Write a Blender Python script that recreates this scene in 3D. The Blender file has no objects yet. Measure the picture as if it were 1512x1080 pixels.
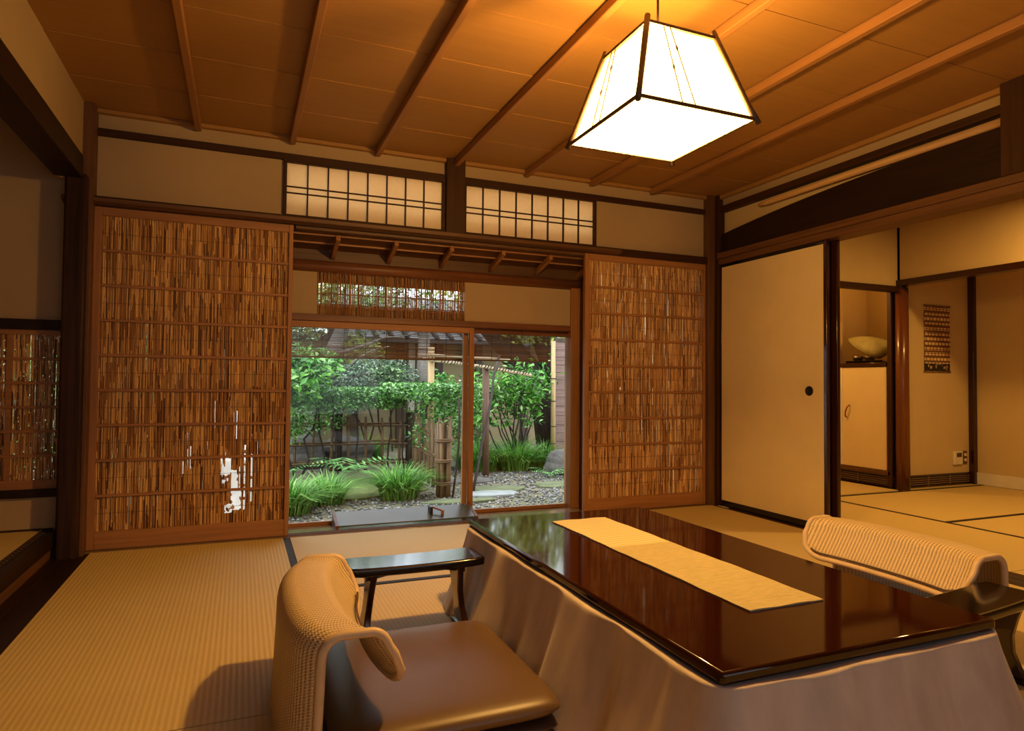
import bpy, bmesh, math, random
import numpy as np
from mathutils import Vector, Matrix
from math import sin, cos, pi, radians

random.seed(7)
rng = np.random.default_rng(7)
sc = bpy.context.scene
COL = sc.collection

# ------------------------------------------------------------------ camera
cam_d = bpy.data.cameras.new('camera'); cam = bpy.data.objects.new('camera', cam_d); COL.objects.link(cam)
yaw, pitch, roll = 0.39106631, 0.02714695, -0.00930144
fw = Vector((sin(yaw)*cos(pitch), cos(yaw)*cos(pitch), sin(pitch)))
rt = Vector((cos(yaw), -sin(yaw), 0)); dn = fw.cross(rt)
rt2 = cos(roll)*rt + sin(roll)*dn; dn2 = -sin(roll)*rt + cos(roll)*dn
m = Matrix((rt2, -dn2, -fw)).transposed().to_4x4(); m.translation = (0, 0, .875)
cam.matrix_world = m
cam_d.sensor_width = 36; cam_d.lens = 967.72/1512*36; cam_d.clip_start = .02; cam_d.clip_end = 200
sc.camera = cam
# ------------------------------------------------------------------ world, lights, exposure
WORLD_STRENGTH = 4.7
BULB_W, PAPER_E = 215.0, 9.0
FILL_W = 12.0
NEXT_ROOM_W = 40.0
CORRIDOR_W = 42.0
w = bpy.data.worlds.new('sky'); sc.world = w; w.use_nodes = True
nt = w.node_tree; bg = nt.nodes['Background']
tc = nt.nodes.new('ShaderNodeTexCoord'); sx = nt.nodes.new('ShaderNodeSeparateXYZ'); cr = nt.nodes.new('ShaderNodeValToRGB')
nt.links.new(tc.outputs['Generated'], sx.inputs[0]); nt.links.new(sx.outputs['Z'], cr.inputs[0]); nt.links.new(cr.outputs[0], bg.inputs[0])
cr.color_ramp.elements[0].color = (.72, .80, .90, 1); cr.color_ramp.elements[1].color = (.88, .95, 1, 1)
bg.inputs[1].default_value = WORLD_STRENGTH

def light(name, kind, loc, power, col, **k):
    d = bpy.data.lights.new(name, kind); d.energy = power; d.color = col
    for a, v in k.items(): setattr(d, a, v)
    o = bpy.data.objects.new(name, d); COL.objects.link(o); o.location = loc; return o
WARM = (1, .53, .13)
# cool fill light added behind the camera; the wall there is closed
f = light('rear_fill', 'AREA', (.6, -1.55, 1.15), FILL_W, (.80, .90, 1), shape='RECTANGLE', size=2.6, size_y=1.5)
f.rotation_euler = (radians(90), 0, 0)
light('next_room_ceiling_lamp', 'AREA', (4.6, 2.25, 2.24), NEXT_ROOM_W, WARM, shape='DISK', size=.22)
light('corridor_lamp', 'POINT', (4.3, 4.7, 1.95), CORRIDOR_W, WARM, shadow_soft_size=.08)

light('niche_fill', 'POINT', (5.45, 4.11, 1.90), 2.6, WARM, shadow_soft_size=.03)  # unseen warm light added to brighten the closet niche

vs = sc.view_settings
vs.view_transform = 'Standard'; vs.look = 'None'; vs.gamma = 1; vs.use_curve_mapping = False; vs.exposure = 0.0
cy = sc.cycles
cy.max_bounces = 10; cy.diffuse_bounces = 5; cy.glossy_bounces = 5; cy.transparent_max_bounces = 24; cy.transmission_bounces = 6
cy.sample_clamp_indirect = 6; cy.use_denoising = True; cy.caustics_reflective = False; cy.caustics_refractive = False

# ------------------------------------------------------------------ materials
def mat_new(name):
    m = bpy.data.materials.new(name); m.use_nodes = True
    return m, m.node_tree, m.node_tree.nodes['Principled BSDF']
def N(nt, t, **k):
    n = nt.nodes.new(t)
    for a, v in k.items():
        if a in n.inputs: n.inputs[a].default_value = v
        else: setattr(n, a, v)
    return n
def c4(c): return (c[0], c[1], c[2], 1)
def srgb(r, g, b):
    f = lambda v: (v/255/12.92 if v/255 <= .04045 else ((v/255+.055)/1.055)**2.4)
    return (f(r), f(g), f(b))
def coords(nt, scale, rot=(0,0,0)):
    t = N(nt, 'ShaderNodeTexCoord'); mp = N(nt, 'ShaderNodeMapping')
    mp.inputs['Scale'].default_value = scale; mp.inputs['Rotation'].default_value = rot
    nt.links.new(t.outputs['Object'], mp.inputs[0]); return mp.outputs[0]
def ramp(nt, src, stops):
    r = N(nt, 'ShaderNodeValToRGB'); e = r.color_ramp.elements
    while len(e) < len(stops): e.new(.5)
    for x, (p, c) in zip(e, stops): x.position = p; x.color = c4(c)
    nt.links.new(src, r.inputs[0]); return r.outputs[0]
def bump(nt, bs, src, strength=.3, dist=.002):
    b = N(nt, 'ShaderNodeBump'); b.inputs['Strength'].default_value = strength; b.inputs['Distance'].default_value = dist
    nt.links.new(src, b.inputs['Height']); nt.links.new(b.outputs[0], bs.inputs['Normal'])
def noise(nt, vec, scale=5, detail=4, rough=.55):
    n = N(nt, 'ShaderNodeTexNoise', Scale=scale, Detail=detail, Roughness=rough)
    if vec is not None: nt.links.new(vec, n.inputs['Vector'])
    return n.outputs['Fac']
def mul(c, k): return tuple(x*k for x in c)
def wood(name, c, axis='z', rough=.45, contrast=.35, coat=0, fine=1.0):
    m, nt, bs = mat_new(name)
    s = {'x': (1.2, 30, 30), 'y': (30, 1.2, 30), 'z': (30, 30, 1.2)}[axis]
    v = coords(nt, tuple(q*fine for q in s)); n = noise(nt, v, 1.6, 6, .6)
    col = ramp(nt, n, [(.3, mul(c, 1-contrast)), (.7, mul(c, 1+contrast*.6))])
    nt.links.new(col, bs.inputs['Base Color']); bs.inputs['Roughness'].default_value = rough
    bs.inputs['Specular IOR Level'].default_value = .2 if max(c) < .06 and not coat else .4
    bs.inputs['Coat Weight'].default_value = coat; bs.inputs['Coat Roughness'].default_value = .08
    bump(nt, bs, n, .25, .0015); return m
def plain(name, c, rough=.5, metal=0, var=.08, scale=8, coat=0, bs_=0):
    m, nt, bs = mat_new(name)
    n = noise(nt, coords(nt, (1, 1, 1)), scale, 5)
    nt.links.new(ramp(nt, n, [(.3, mul(c, 1-var)), (.7, mul(c, 1+var))]), bs.inputs['Base Color'])
    bs.inputs['Roughness'].default_value = rough; bs.inputs['Metallic'].default_value = metal; bs.inputs['Coat Weight'].default_value = coat
    if bs_: bump(nt, bs, noise(nt, coords(nt, (1, 1, 1)), 220, 3), bs_, .001)
    return m
def island(name, stops, rough=.5, trans=0, bmp=0, spec=.5):
    m, nt, bs = mat_new(name)
    g = N(nt, 'ShaderNodeNewGeometry')
    col = ramp(nt, g.outputs['Random Per Island'], stops)
    nt.links.new(col, bs.inputs['Base Color']); bs.inputs['Roughness'].default_value = rough
    bs.inputs['Specular IOR Level'].default_value = spec
    if trans:
        t = N(nt, 'ShaderNodeBsdfTranslucent'); nt.links.new(col, t.inputs[0])
        mx = N(nt, 'ShaderNodeMixShader'); mx.inputs[0].default_value = trans
        nt.links.new(bs.outputs[0], mx.inputs[1]); nt.links.new(t.outputs[0], mx.inputs[2])
        nt.links.new(mx.outputs[0], nt.nodes['Material Output'].inputs[0])
    return m
PLASTER = (.40, .29, .165)
M = {}
M['plaster'] = plain('plaster_ochre', PLASTER, .9, var=.05, scale=3, bs_=.25)
M['plaster_next'] = plain('plaster_pale', (.58, .44, .22), .9, var=.04, scale=3, bs_=.2)
M['fusuma'] = plain('fusuma_paper', (.76, .62, .34), .7, var=.03, scale=6, bs_=.1)
M['white_paint'] = plain('white_board', (.72, .66, .55), .6)
M['dark_x'] = wood('dark_wood_x', (.045, .018, .006), 'x', .55)
M['dark_y'] = wood('dark_wood_y', (.045, .018, .006), 'y', .55)
M['dark_z'] = wood('dark_wood_z', (.050, .020, .007), 'z', .5)
M['black_y'] = wood('black_wood_y', (.022, .010, .006), 'y', .45)
M['black_z'] = wood('charred_pillar_wood', (.040, .017, .009), 'z', .5, .6)
M['mid_x'] = wood('brown_wood_x', (.12, .052, .017), 'x', .5)
M['mid_y'] = wood('brown_wood_y', (.13, .056, .019), 'y', .5)
M['mid_z'] = wood('brown_wood_z', (.13, .056, .019), 'z', .5)
M['cedar_x'] = wood('cedar_x', (.34, .155, .055), 'x', .5, .25)
M['cedar_y'] = wood('cedar_y', (.34, .155, .055), 'y', .5, .25)
M['cedar_z'] = wood('cedar_z', (.34, .155, .055), 'z', .5, .25)
M['redlog'] = wood('polished_red_log', (.15, .045, .014), 'z', .3, .4, .4)
M['redlog_x'] = wood('red_lintel_log', (.17, .062, .022), 'x', .45, .4)
M['ceil'] = wood('ceiling_cedar', (.35, .180, .050), 'x', .55, .06, fine=.8)
M['batten'] = wood('ceiling_batten', (.33, .155, .05), 'y', .5, .15)
M['pole'] = wood('pale_pole', (.60, .36, .15), 'y', .5, .3)
M['lacq_red'] = plain('dark_red_lacquer', (.030, .008, .004), .14, coat=.2)
M['lacq'] = plain('black_lacquer', (.006, .004, .003), .10)
M['table_top'] = plain('brown_lacquer', (.024, .005, .002), .06, var=.15, scale=1.5)
M['black'] = plain('black_metal', (.006, .005, .005), .5)
M['border'] = plain('dark_brocade', (.012, .008, .006), .8, bs_=.2)
M['sill_wood'] = wood('glossy_sill', (.22, .14, .06), 'x', .16, .3, .3)

def tatami(name, axis):
    m, nt, bs = mat_new(name)
    c = (.60, .455, .195)
    v = coords(nt, (1, 1, 1))
    wv = N(nt, 'ShaderNodeTexWave', wave_type='BANDS', bands_direction='X' if axis == 'y' else 'Y', wave_profile='SIN')
    wv.inputs['Scale'].default_value = 1/.0165*2*pi/20; wv.inputs['Distortion'].default_value = .6; wv.inputs['Detail'].default_value = 1; wv.inputs['Detail Scale'].default_value = 2
    nt.links.new(v, wv.inputs['Vector'])
    n = noise(nt, coords(nt, (500, 14, 1) if axis == 'x' else (14, 500, 1)), 1, 3)
    n2 = noise(nt, v, 2.2, 3)
    mx = N(nt, 'ShaderNodeMix', data_type='FLOAT'); mx.inputs[0].default_value = .45
    nt.links.new(wv.outputs['Fac'], mx.inputs[2]); nt.links.new(n, mx.inputs[3])
    mx2 = N(nt, 'ShaderNodeMix', data_type='FLOAT'); mx2.inputs[0].default_value = .3
    nt.links.new(mx.outputs[0], mx2.inputs[2]); nt.links.new(n2, mx2.inputs[3])
    nt.links.new(ramp(nt, mx2.outputs[0], [(.15, mul(c, .88)), (.8, mul(c, 1.05))]), bs.inputs['Base Color'])
    bs.inputs['Roughness'].default_value = .65; bs.inputs['Specular IOR Level'].default_value = .15
    bump(nt, bs, wv.outputs['Fac'], .25, .003); return m
M['tat_y'] = tatami('tatami_weave_y', 'y'); M['tat_x'] = tatami('tatami_weave_x', 'x')
M['reed'] = island('reed', [(0, (.08, .026, .007)), (.22, (.28, .12, .033)), (.6, (.50, .27, .09)), (1, (.78, .52, .23))], .5)
M['sudare'] = island('sudare_bamboo', [(0, (.12, .055, .02)), (1, (.30, .16, .06))], .6)
M['lattice'] = island('lattice_reed', [(0, (.22, .09, .03)), (1, (.42, .21, .08))], .55)

def paper_lamp(name, thin, e):
    m, nt, bs = mat_new(name)
    n = noise(nt, coords(nt, (1, 1, 1)), 90, 4)
    em = N(nt, 'ShaderNodeEmission'); em.inputs[0].default_value = (1, .60, .17, 1); em.inputs[1].default_value = e
    tl = N(nt, 'ShaderNodeBsdfTransparent'); tl.inputs[0].default_value = (1, .97, .9, 1)
    mx = N(nt, 'ShaderNodeMixShader'); mx.inputs[0].default_value = thin
    nt.links.new(em.outputs[0], mx.inputs[1]); nt.links.new(tl.outputs[0], mx.inputs[2])
    nt.links.new(mx.outputs[0], nt.nodes['Material Output'].inputs[0]); return m
M['lamp_paper'] = paper_lamp('lamp_side_paper', .30, PAPER_E)
M['lamp_base'] = paper_lamp('lamp_base_paper', .55, PAPER_E*1.6)
def shoji():
    m, nt, bs = mat_new('shoji_paper')
    n = noise(nt, coords(nt, (1, 1, 1)), 60, 4)
    nt.links.new(ramp(nt, n, [(.3, (.88, .72, .46)), (.7, (.95, .80, .54))]), bs.inputs['Base Color']); bs.inputs['Roughness'].default_value = .8
    t = N(nt, 'ShaderNodeBsdfTranslucent'); t.inputs[0].default_value = (.9, .74, .5, 1)
    mx = N(nt, 'ShaderNodeMixShader'); mx.inputs[0].default_value = .4
    nt.links.new(bs.outputs[0], mx.inputs[1]); nt.links.new(t.outputs[0], mx.inputs[2]); nt.links.new(mx.outputs[0], nt.nodes['Material Output'].inputs[0]); return m
M['shoji'] = shoji()
def glass():
    m, nt, bs = mat_new('window_glass')
    t = N(nt, 'ShaderNodeBsdfTransparent'); g = N(nt, 'ShaderNodeBsdfGlossy'); g.inputs['Roughness'].default_value = .0
    fr = N(nt, 'ShaderNodeFresnel'); fr.inputs[0].default_value = 1.3
    mx = N(nt, 'ShaderNodeMixShader'); nt.links.new(fr.outputs[0], mx.inputs[0]); nt.links.new(t.outputs[0], mx.inputs[1]); nt.links.new(g.outputs[0], mx.inputs[2])
    nt.links.new(mx.outputs[0], nt.nodes['Material Output'].inputs[0]); return m
M['glass'] = glass()
def rattan():
    m, nt, bs = mat_new('woven_rattan')
    uv = N(nt, 'ShaderNodeUVMap'); sp = N(nt, 'ShaderNodeSeparateXYZ'); nt.links.new(uv.outputs[0], sp.inputs[0])
    def wv(out, period):
        a = N(nt, 'ShaderNodeMath', operation='MULTIPLY'); a.inputs[1].default_value = 2*pi/period; nt.links.new(out, a.inputs[0])
        s = N(nt, 'ShaderNodeMath', operation='SINE'); nt.links.new(a.outputs[0], s.inputs[0]); return s.outputs[0]
    a = wv(sp.outputs[0], .0135); b = wv(sp.outputs[1], .0068)
    # basket weave: fine strand rows that swap phase at each stake
    p = N(nt, 'ShaderNodeMath', operation='MULTIPLY'); nt.links.new(a, p.inputs[0]); nt.links.new(b, p.inputs[1])
    q = N(nt, 'ShaderNodeMath', operation='MULTIPLY_ADD'); q.inputs[1].default_value = .75; nt.links.new(a, q.inputs[0]); nt.links.new(p.outputs[0], q.inputs[2])
    h = N(nt, 'ShaderNodeMapRange'); h.inputs[1].default_value = -1.45; h.inputs[2].default_value = 1.45; nt.links.new(q.outputs[0], h.inputs[0])
    nt.links.new(ramp(nt, h.outputs[0], [(.12, (.26, .16, .07)), (.45, (.58, .44, .24)), (.9, (.80, .64, .38))]), bs.inputs['Base Color'])
    bs.inputs['Roughness'].default_value = .5; bump(nt, bs, h.outputs[0], .45, .0025)
    # the weave has real see-through gaps between the strands
    th = N(nt, 'ShaderNodeMath', operation='LESS_THAN'); th.inputs[1].default_value = .10; nt.links.new(h.outputs[0], th.inputs[0])
    tr = N(nt, 'ShaderNodeBsdfTransparent'); mx = N(nt, 'ShaderNodeMixShader'); nt.links.new(th.outputs[0], mx.inputs[0])
    nt.links.new(bs.outputs[0], mx.inputs[1]); nt.links.new(tr.outputs[0], mx.inputs[2]); nt.links.new(mx.outputs[0], nt.nodes['Material Output'].inputs[0])
    return m
M['rattan'] = rattan()
M['cane_rim'] = plain('cane_rim', (.64, .47, .27), .45)
M['cushion'] = plain('brown_satin', (.125, .070, .028), .40, var=.06, scale=5, bs_=.05)
M['cushion_dark'] = plain('dark_brown_satin', (.055, .026, .016), .5, var=.06, scale=5)
def blanket():
    m, nt, bs = mat_new('quilt_cloth')
    n = noise(nt, coords(nt, (1, 1, .22)), 11, 5); n2 = noise(nt, coords(nt, (260, 260, 260)), 1, 2)
    nt.links.new(ramp(nt, n, [(.3, (.42, .345, .28)), (.7, (.60, .50, .41))]), bs.inputs['Base Color'])
    bs.inputs['Roughness'].default_value = .75; bs.inputs['Sheen Weight'].default_value = .2
    bump(nt, bs, n2, .15, .001); return m
M['blanket'] = blanket()
def runner():
    # ribbed paler tone past a set depth, plainer darker tone before it
    m, nt, bs = mat_new('woven_runner')
    v = coords(nt, (30, 260, 1)); n = noise(nt, v, 1, 4, .65)
    nt.links.new(ramp(nt, n, [(.25, (.36, .30, .14)), (.75, (.60, .50, .27))]), bs.inputs['Base Color'])
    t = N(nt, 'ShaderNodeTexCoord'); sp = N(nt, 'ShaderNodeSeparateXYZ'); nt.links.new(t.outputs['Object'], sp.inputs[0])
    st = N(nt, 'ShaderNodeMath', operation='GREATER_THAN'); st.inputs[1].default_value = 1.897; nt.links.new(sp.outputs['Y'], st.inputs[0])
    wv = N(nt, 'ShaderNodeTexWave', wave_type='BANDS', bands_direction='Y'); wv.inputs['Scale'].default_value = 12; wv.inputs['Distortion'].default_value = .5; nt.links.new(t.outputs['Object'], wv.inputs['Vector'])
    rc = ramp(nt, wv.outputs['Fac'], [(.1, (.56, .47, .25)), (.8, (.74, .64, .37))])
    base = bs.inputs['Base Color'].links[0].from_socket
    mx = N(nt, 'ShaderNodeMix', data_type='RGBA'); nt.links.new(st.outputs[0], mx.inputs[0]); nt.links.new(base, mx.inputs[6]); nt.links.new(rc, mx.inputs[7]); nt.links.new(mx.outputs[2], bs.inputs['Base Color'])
    bs.inputs['Roughness'].default_value = .7; bump(nt, bs, n, .8, .004); return m
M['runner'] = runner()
# garden
M['leaf_hedge'] = island('hedge_leaf', [(0, (.012, .045, .012)), (.4, (.06, .20, .03)), (.8, (.18, .44, .08)), (1, (.42, .62, .30))], .25, .15, spec=.45)
M['leaf_grey'] = island('azalea_leaf', [(0, (.02, .045, .022)), (.5, (.10, .18, .10)), (.85, (.24, .34, .22)), (1, (.5, .6, .45))], .28, .1, spec=.45)
M['leaf_bright'] = island('bright_leaf', [(0, (.012, .06, .012)), (.4, (.06, .26, .025)), (.8, (.22, .54, .07)), (1, (.5, .72, .35))], .22, .2, spec=.45)
M['leaf_yellow'] = island('yellow_leaf', [(0, (.08, .12, .015)), (.5, (.30, .38, .06)), (1, (.62, .66, .16))], .4, .35)
M['leaf_dark'] = island('dark_leaf', [(0, (.010, .028, .010)), (.5, (.05, .12, .035)), (.9, (.16, .30, .09)), (1, (.4, .52, .28))], .25, .12, spec=.45)
M['grass'] = island('grass_blade', [(0, (.02, .09, .01)), (.5, (.10, .32, .035)), (.9, (.26, .54, .09)), (1, (.42, .64, .20))], .45, .2)
M['fern'] = island('fern_frond', [(0, (.06, .24, .05)), (1, (.36, .70, .24))], .35, .3)
M['bamboo_old'] = wood('weathered_bamboo', (.20, .115, .05), 'z', .6, .5)
M['bamboo_x'] = wood('weathered_bamboo_rail', (.16, .085, .035), 'x', .6, .5)
M['bamboo_pale'] = wood('pale_bamboo', (.46, .31, .14), 'z', .5, .3)
M['bamboo_pale_x'] = wood('pale_bamboo_pole', (.55, .42, .26), 'x', .5, .3)
M['brown_post'] = wood('brown_post', (.14, .07, .04), 'z', .6, .5)
M['bark'] = wood('dark_bark', (.045, .030, .022), 'z', .8, .7, fine=.6)
M['bark_grey'] = wood('grey_bark', (.23, .20, .17), 'x', .8, .5)
M['branch'] = plain('dark_branch', (.030, .018, .012), .8)
M['gravel'] = island('gravel_stone', [(0, (.04, .04, .042)), (.5, (.13, .13, .135)), (1, (.40, .40, .40))], .7)
def ground():
    m, nt, bs = mat_new('garden_soil'); v = coords(nt, (1, 1, 1))
    n = noise(nt, v, 1.1, 5); n2 = noise(nt, v, 45, 4)
    mx = N(nt, 'ShaderNodeMix', data_type='FLOAT'); mx.inputs[0].default_value = .35; nt.links.new(n, mx.inputs[2]); nt.links.new(n2, mx.inputs[3])
    nt.links.new(ramp(nt, mx.outputs[0], [(.35, (.09, .10, .035)), (.5, (.16, .14, .08)), (.65, (.22, .19, .14))]), bs.inputs['Base Color'])
    bs.inputs['Roughness'].default_value = .9; bump(nt, bs, n2, .6, .01); return m
M['ground'] = ground()
M['moss'] = plain('moss', (.10, .12, .03), .95, var=.4, scale=14, bs_=.6)
M['rock'] = plain('grey_rock', (.11, .10, .09), .8, var=.35, scale=6, bs_=.5)
M['rock_blue'] = plain('blue_grey_flagstone', (.30, .33, .33), .5, var=.25, scale=7)
M['rock_green'] = plain('mossy_flagstone', (.13, .15, .07), .8, var=.35, scale=9)
M['rock_white'] = plain('pale_stone', (.85, .82, .76), .8, var=.1, scale=9)
M['board'] = wood('weathered_board', (.23, .145, .125), 'x', .7, .4)
M['garden_wall'] = plain('garden_plaster', (.25, .195, .10), .9, var=.08, scale=2)
M['wall_post'] = wood('wall_post', (.06, .035, .02), 'z', .6)
M['white_post'] = plain('pale_post', (.42, .37, .30), .8)
M['roof_tile'] = plain('grey_roof_tile', (.05, .047, .045), .5, var=.25, scale=4)
M['desk_top'] = plain('lacquer_board_reflect_tint', (.075, .095, .075), .32)  # dark lacquer; garden reflection painted in as an even grey-green
M['vent'] = plain('vent_grey', (.22, .13, .08), .45)
M['steel'] = plain('brushed_metal', (.55, .50, .42), .25, 1)
M['brass'] = plain('copper_handle', (.30, .12, .05), .35, 1)
M['hat'] = plain('straw_hat', (.30, .26, .095), .6, var=.15, scale=20, bs_=.4)
M['tray'] = plain('dark_tray', (.02, .015, .012), .4)
M['ivory'] = plain('ivory_plastic', (.72, .66, .52), .4)
M['lcd'] = plain('grey_display', (.06, .05, .045), .3)
M['twig'] = plain('thin_twig', (.10, .055, .025), .6)
M['lamp_wood'] = plain('lamp_frame_wood', (.085, .045, .018), .5)
M['cord'] = plain('cord_cloth', (.05, .03, .02), .7)
M['slab_tan'] = plain('tan_slab', (.30, .23, .14), .9)  # even tan for the floor and ceiling slabs

def hanging_mat():
    # flat woven print: pale patches in brown rows, two dark rows at the foot
    m, nt, bs = mat_new('printed_hanging')
    t = N(nt, 'ShaderNodeTexCoord'); s = N(nt, 'ShaderNodeSeparateXYZ'); nt.links.new(t.outputs['Generated'], s.inputs[0])
    br = N(nt, 'ShaderNodeTexBrick'); br.offset = .5
    br.inputs['Color1'].default_value = c4((.80, .62, .36)); br.inputs['Color2'].default_value = c4((.62, .42, .20)); br.inputs['Mortar'].default_value = c4((.17, .065, .02))
    br.inputs['Scale'].default_value = 1; br.inputs['Brick Width'].default_value = .135; br.inputs['Row Height'].default_value = .076; br.inputs['Mortar Size'].default_value = .016
    cb = N(nt, 'ShaderNodeCombineXYZ'); nt.links.new(s.outputs['X'], cb.inputs[0]); nt.links.new(s.outputs['Z'], cb.inputs[1]); nt.links.new(cb.outputs[0], br.inputs['Vector'])
    gr = N(nt, 'ShaderNodeMath', operation='LESS_THAN'); gr.inputs[1].default_value = .12; nt.links.new(s.outputs['Z'], gr.inputs[0])
    vo = N(nt, 'ShaderNodeTexVoronoi'); vo.inputs['Scale'].default_value = 13; nt.links.new(cb.outputs[0], vo.inputs['Vector'])
    dk = ramp(nt, vo.outputs['Distance'], [(.25, (.45, .33, .17)), (.35, (.02, .012, .008))])
    mx = N(nt, 'ShaderNodeMix', data_type='RGBA'); nt.links.new(gr.outputs[0], mx.inputs[0]); nt.links.new(br.outputs[0], mx.inputs[6]); nt.links.new(dk, mx.inputs[7])
    nt.links.new(mx.outputs[2], bs.inputs['Base Color']); bs.inputs['Roughness'].default_value = .8; return m
M['hanging'] = hanging_mat()

# ------------------------------------------------------------------ mesh helpers
class MB:
    def __init__(s): s.v = []; s.f = []; s.uv = None
    def add(s, vs, fs):
        b = len(s.v); s.v.extend(tuple(p) for p in vs); s.f.extend(tuple(i+b for i in q) for q in fs); return s
    def box(s, x0, x1, y0, y1, z0, z1):
        return s.add([(x, y, z) for z in (z0, z1) for y in (y0, y1) for x in (x0, x1)],
                     [(0,2,3,1), (4,5,7,6), (0,1,5,4), (2,6,7,3), (0,4,6,2), (1,3,7,5)])
    def bar(s, a, b, w, h, up=(0,0,1)):
        a = Vector(a); b = Vector(b); d = (b-a).normalized(); u = Vector(up)
        r = d.cross(u)
        if r.length < 1e-4: r = d.cross(Vector((1,0,0)))
        r.normalize(); u = r.cross(d)
        vs = [p + r*(w/2*i) + u*(h/2*j) for p in (a, b) for j in (-1, 1) for i in (-1, 1)]
        return s.add(vs, [(0,2,3,1), (4,5,7,6), (0,1,5,4), (2,6,7,3), (0,4,6,2), (1,3,7,5)])
    def tube(s, pts, r, n=8, cap=True):
        pts = [Vector(p) for p in pts]; rs = r if hasattr(r, '__len__') else [r]*len(pts)
        b = len(s.v); prev = None
        for i, p in enumerate(pts):
            d = (pts[min(i+1, len(pts)-1)]-pts[max(i-1, 0)]).normalized()
            if prev is None: u = d.orthogonal().normalized()
            else:
                u = prev - d*prev.dot(d); u = u.normalized() if u.length > 1e-6 else d.orthogonal().normalized()
            prev = u; w = d.cross(u)
            for k in range(n):
                a = 2*pi*k/n; s.v.append(tuple(p + (u*cos(a)+w*sin(a))*rs[i]))
        for i in range(len(pts)-1):
            for k in range(n):
                k2 = (k+1) % n; s.f.append((b+i*n+k, b+i*n+k2, b+(i+1)*n+k2, b+(i+1)*n+k))
        if cap:
            s.f.append(tuple(b+k for k in reversed(range(n)))); e = b+(len(pts)-1)*n; s.f.append(tuple(e+k for k in range(n)))
        return s
    def prism(s, poly, ax, a0, a1):
        # poly in the two other axes, extruded along ax
        n = len(poly); mk = {'x': lambda p, a: (a, p[0], p[1]), 'y': lambda p, a: (p[0], a, p[1]), 'z': lambda p, a: (p[0], p[1], a)}[ax]
        return s.add([mk(p, a0) for p in poly] + [mk(p, a1) for p in poly],
                     [tuple(range(n)), tuple(range(2*n-1, n-1, -1))] + [(i, i+n, (i+1) % n+n, (i+1) % n) for i in range(n)])
    def lathe(s, prof, c=(0,0,0), n=24):
        b = len(s.v)
        for r, z in prof:
            for k in range(n): a = 2*pi*k/n; s.v.append((c[0]+r*cos(a), c[1]+r*sin(a), c[2]+z))
        for i in range(len(prof)-1):
            for k in range(n): k2 = (k+1) % n; s.f.append((b+i*n+k, b+i*n+k2, b+(i+1)*n+k2, b+(i+1)*n+k))
        return s
def obj(name, mb, mat, parent=None, bevel=0, smooth=False, loc=None, uvs=None):
    me = bpy.data.meshes.new(name); off = Vector((0, 0, 0))
    if loc is not None: off = Vector(loc)
    vs = [(x-off.x, y-off.y, z-off.z) for x, y, z in mb.v] if off.length else mb.v
    me.from_pydata(vs, [], mb.f); me.update()
    bm = bmesh.new(); bm.from_mesh(me); bmesh.ops.recalc_face_normals(bm, faces=bm.faces); bm.to_mesh(me); bm.free()
    me.materials.append(M[mat] if isinstance(mat, str) else mat)
    if uvs is not None:
        ul = me.uv_layers.new(name='UVMap')
        for l in me.loops: ul.data[l.index].uv = uvs[l.vertex_index]
    if smooth: me.polygons.foreach_set('use_smooth', [True]*len(me.polygons))
    o = bpy.data.objects.new(name, me); COL.objects.link(o)
    if parent is not None:
        o.parent = parent
        pl = Vector(parent.get('_w', (0, 0, 0))); o.location = off - pl if loc is not None else -pl
        o['_w'] = tuple(off)
    else:
        o.location = off; o['_w'] = tuple(off)
    if bevel:
        b = o.modifiers.new('bevel', 'BEVEL'); b.width = bevel; b.segments = 2; b.limit_method = 'ANGLE'; b.angle_limit = radians(40)
        me.polygons.foreach_set('use_smooth', [True]*len(me.polygons)); 
        try: me.set_sharp_from_angle(angle=radians(40))
        except Exception: pass
    return o
def box(name, b, mat, parent=None, bevel=.003): return obj(name, MB().box(*b), mat, parent, bevel)
def rawmesh(name, V, F, mat, parent=None, smooth=False):
    me = bpy.data.meshes.new(name); V = np.asarray(V, np.float32); F = np.asarray(F, np.int32)
    k = F.shape[1]; me.vertices.add(len(V)); me.vertices.foreach_set('co', V.ravel())
    me.loops.add(F.size); me.loops.foreach_set('vertex_index', F.ravel()); me.polygons.add(len(F))
    me.polygons.foreach_set('loop_start', np.arange(0, F.size, k, dtype=np.int32)); 
    me.update(calc_edges=True); me.validate()
    me.materials.append(M[mat]); o = bpy.data.objects.new(name, me); COL.objects.link(o)
    if smooth: me.polygons.foreach_set('use_smooth', [True]*len(me.polygons))
    if parent is not None:
        o.parent = parent; o.location = -Vector(parent.get('_w', (0,0,0)))
    return o
def thing(name, label, cat, loc=(0,0,0), group=None):
    o = bpy.data.objects.new(name, None); COL.objects.link(o); o.location = loc; o['_w'] = tuple(loc); o.empty_display_size = .1
    o['label'] = label; o['category'] = cat
    if group: o['group'] = group
    return o
def tag(o, label, cat, group=None):
    o['label'] = label; o['category'] = cat
    if group: o['group'] = group
    return o
def struct(o): o['kind'] = 'structure'; return o
def stuff(o): o['kind'] = 'stuff'; return o

# constants of the room
D, W, XL, XR, CZ = 3.94, 4.2, -.76, 3.26, 2.275
YF = -1.7

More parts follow.
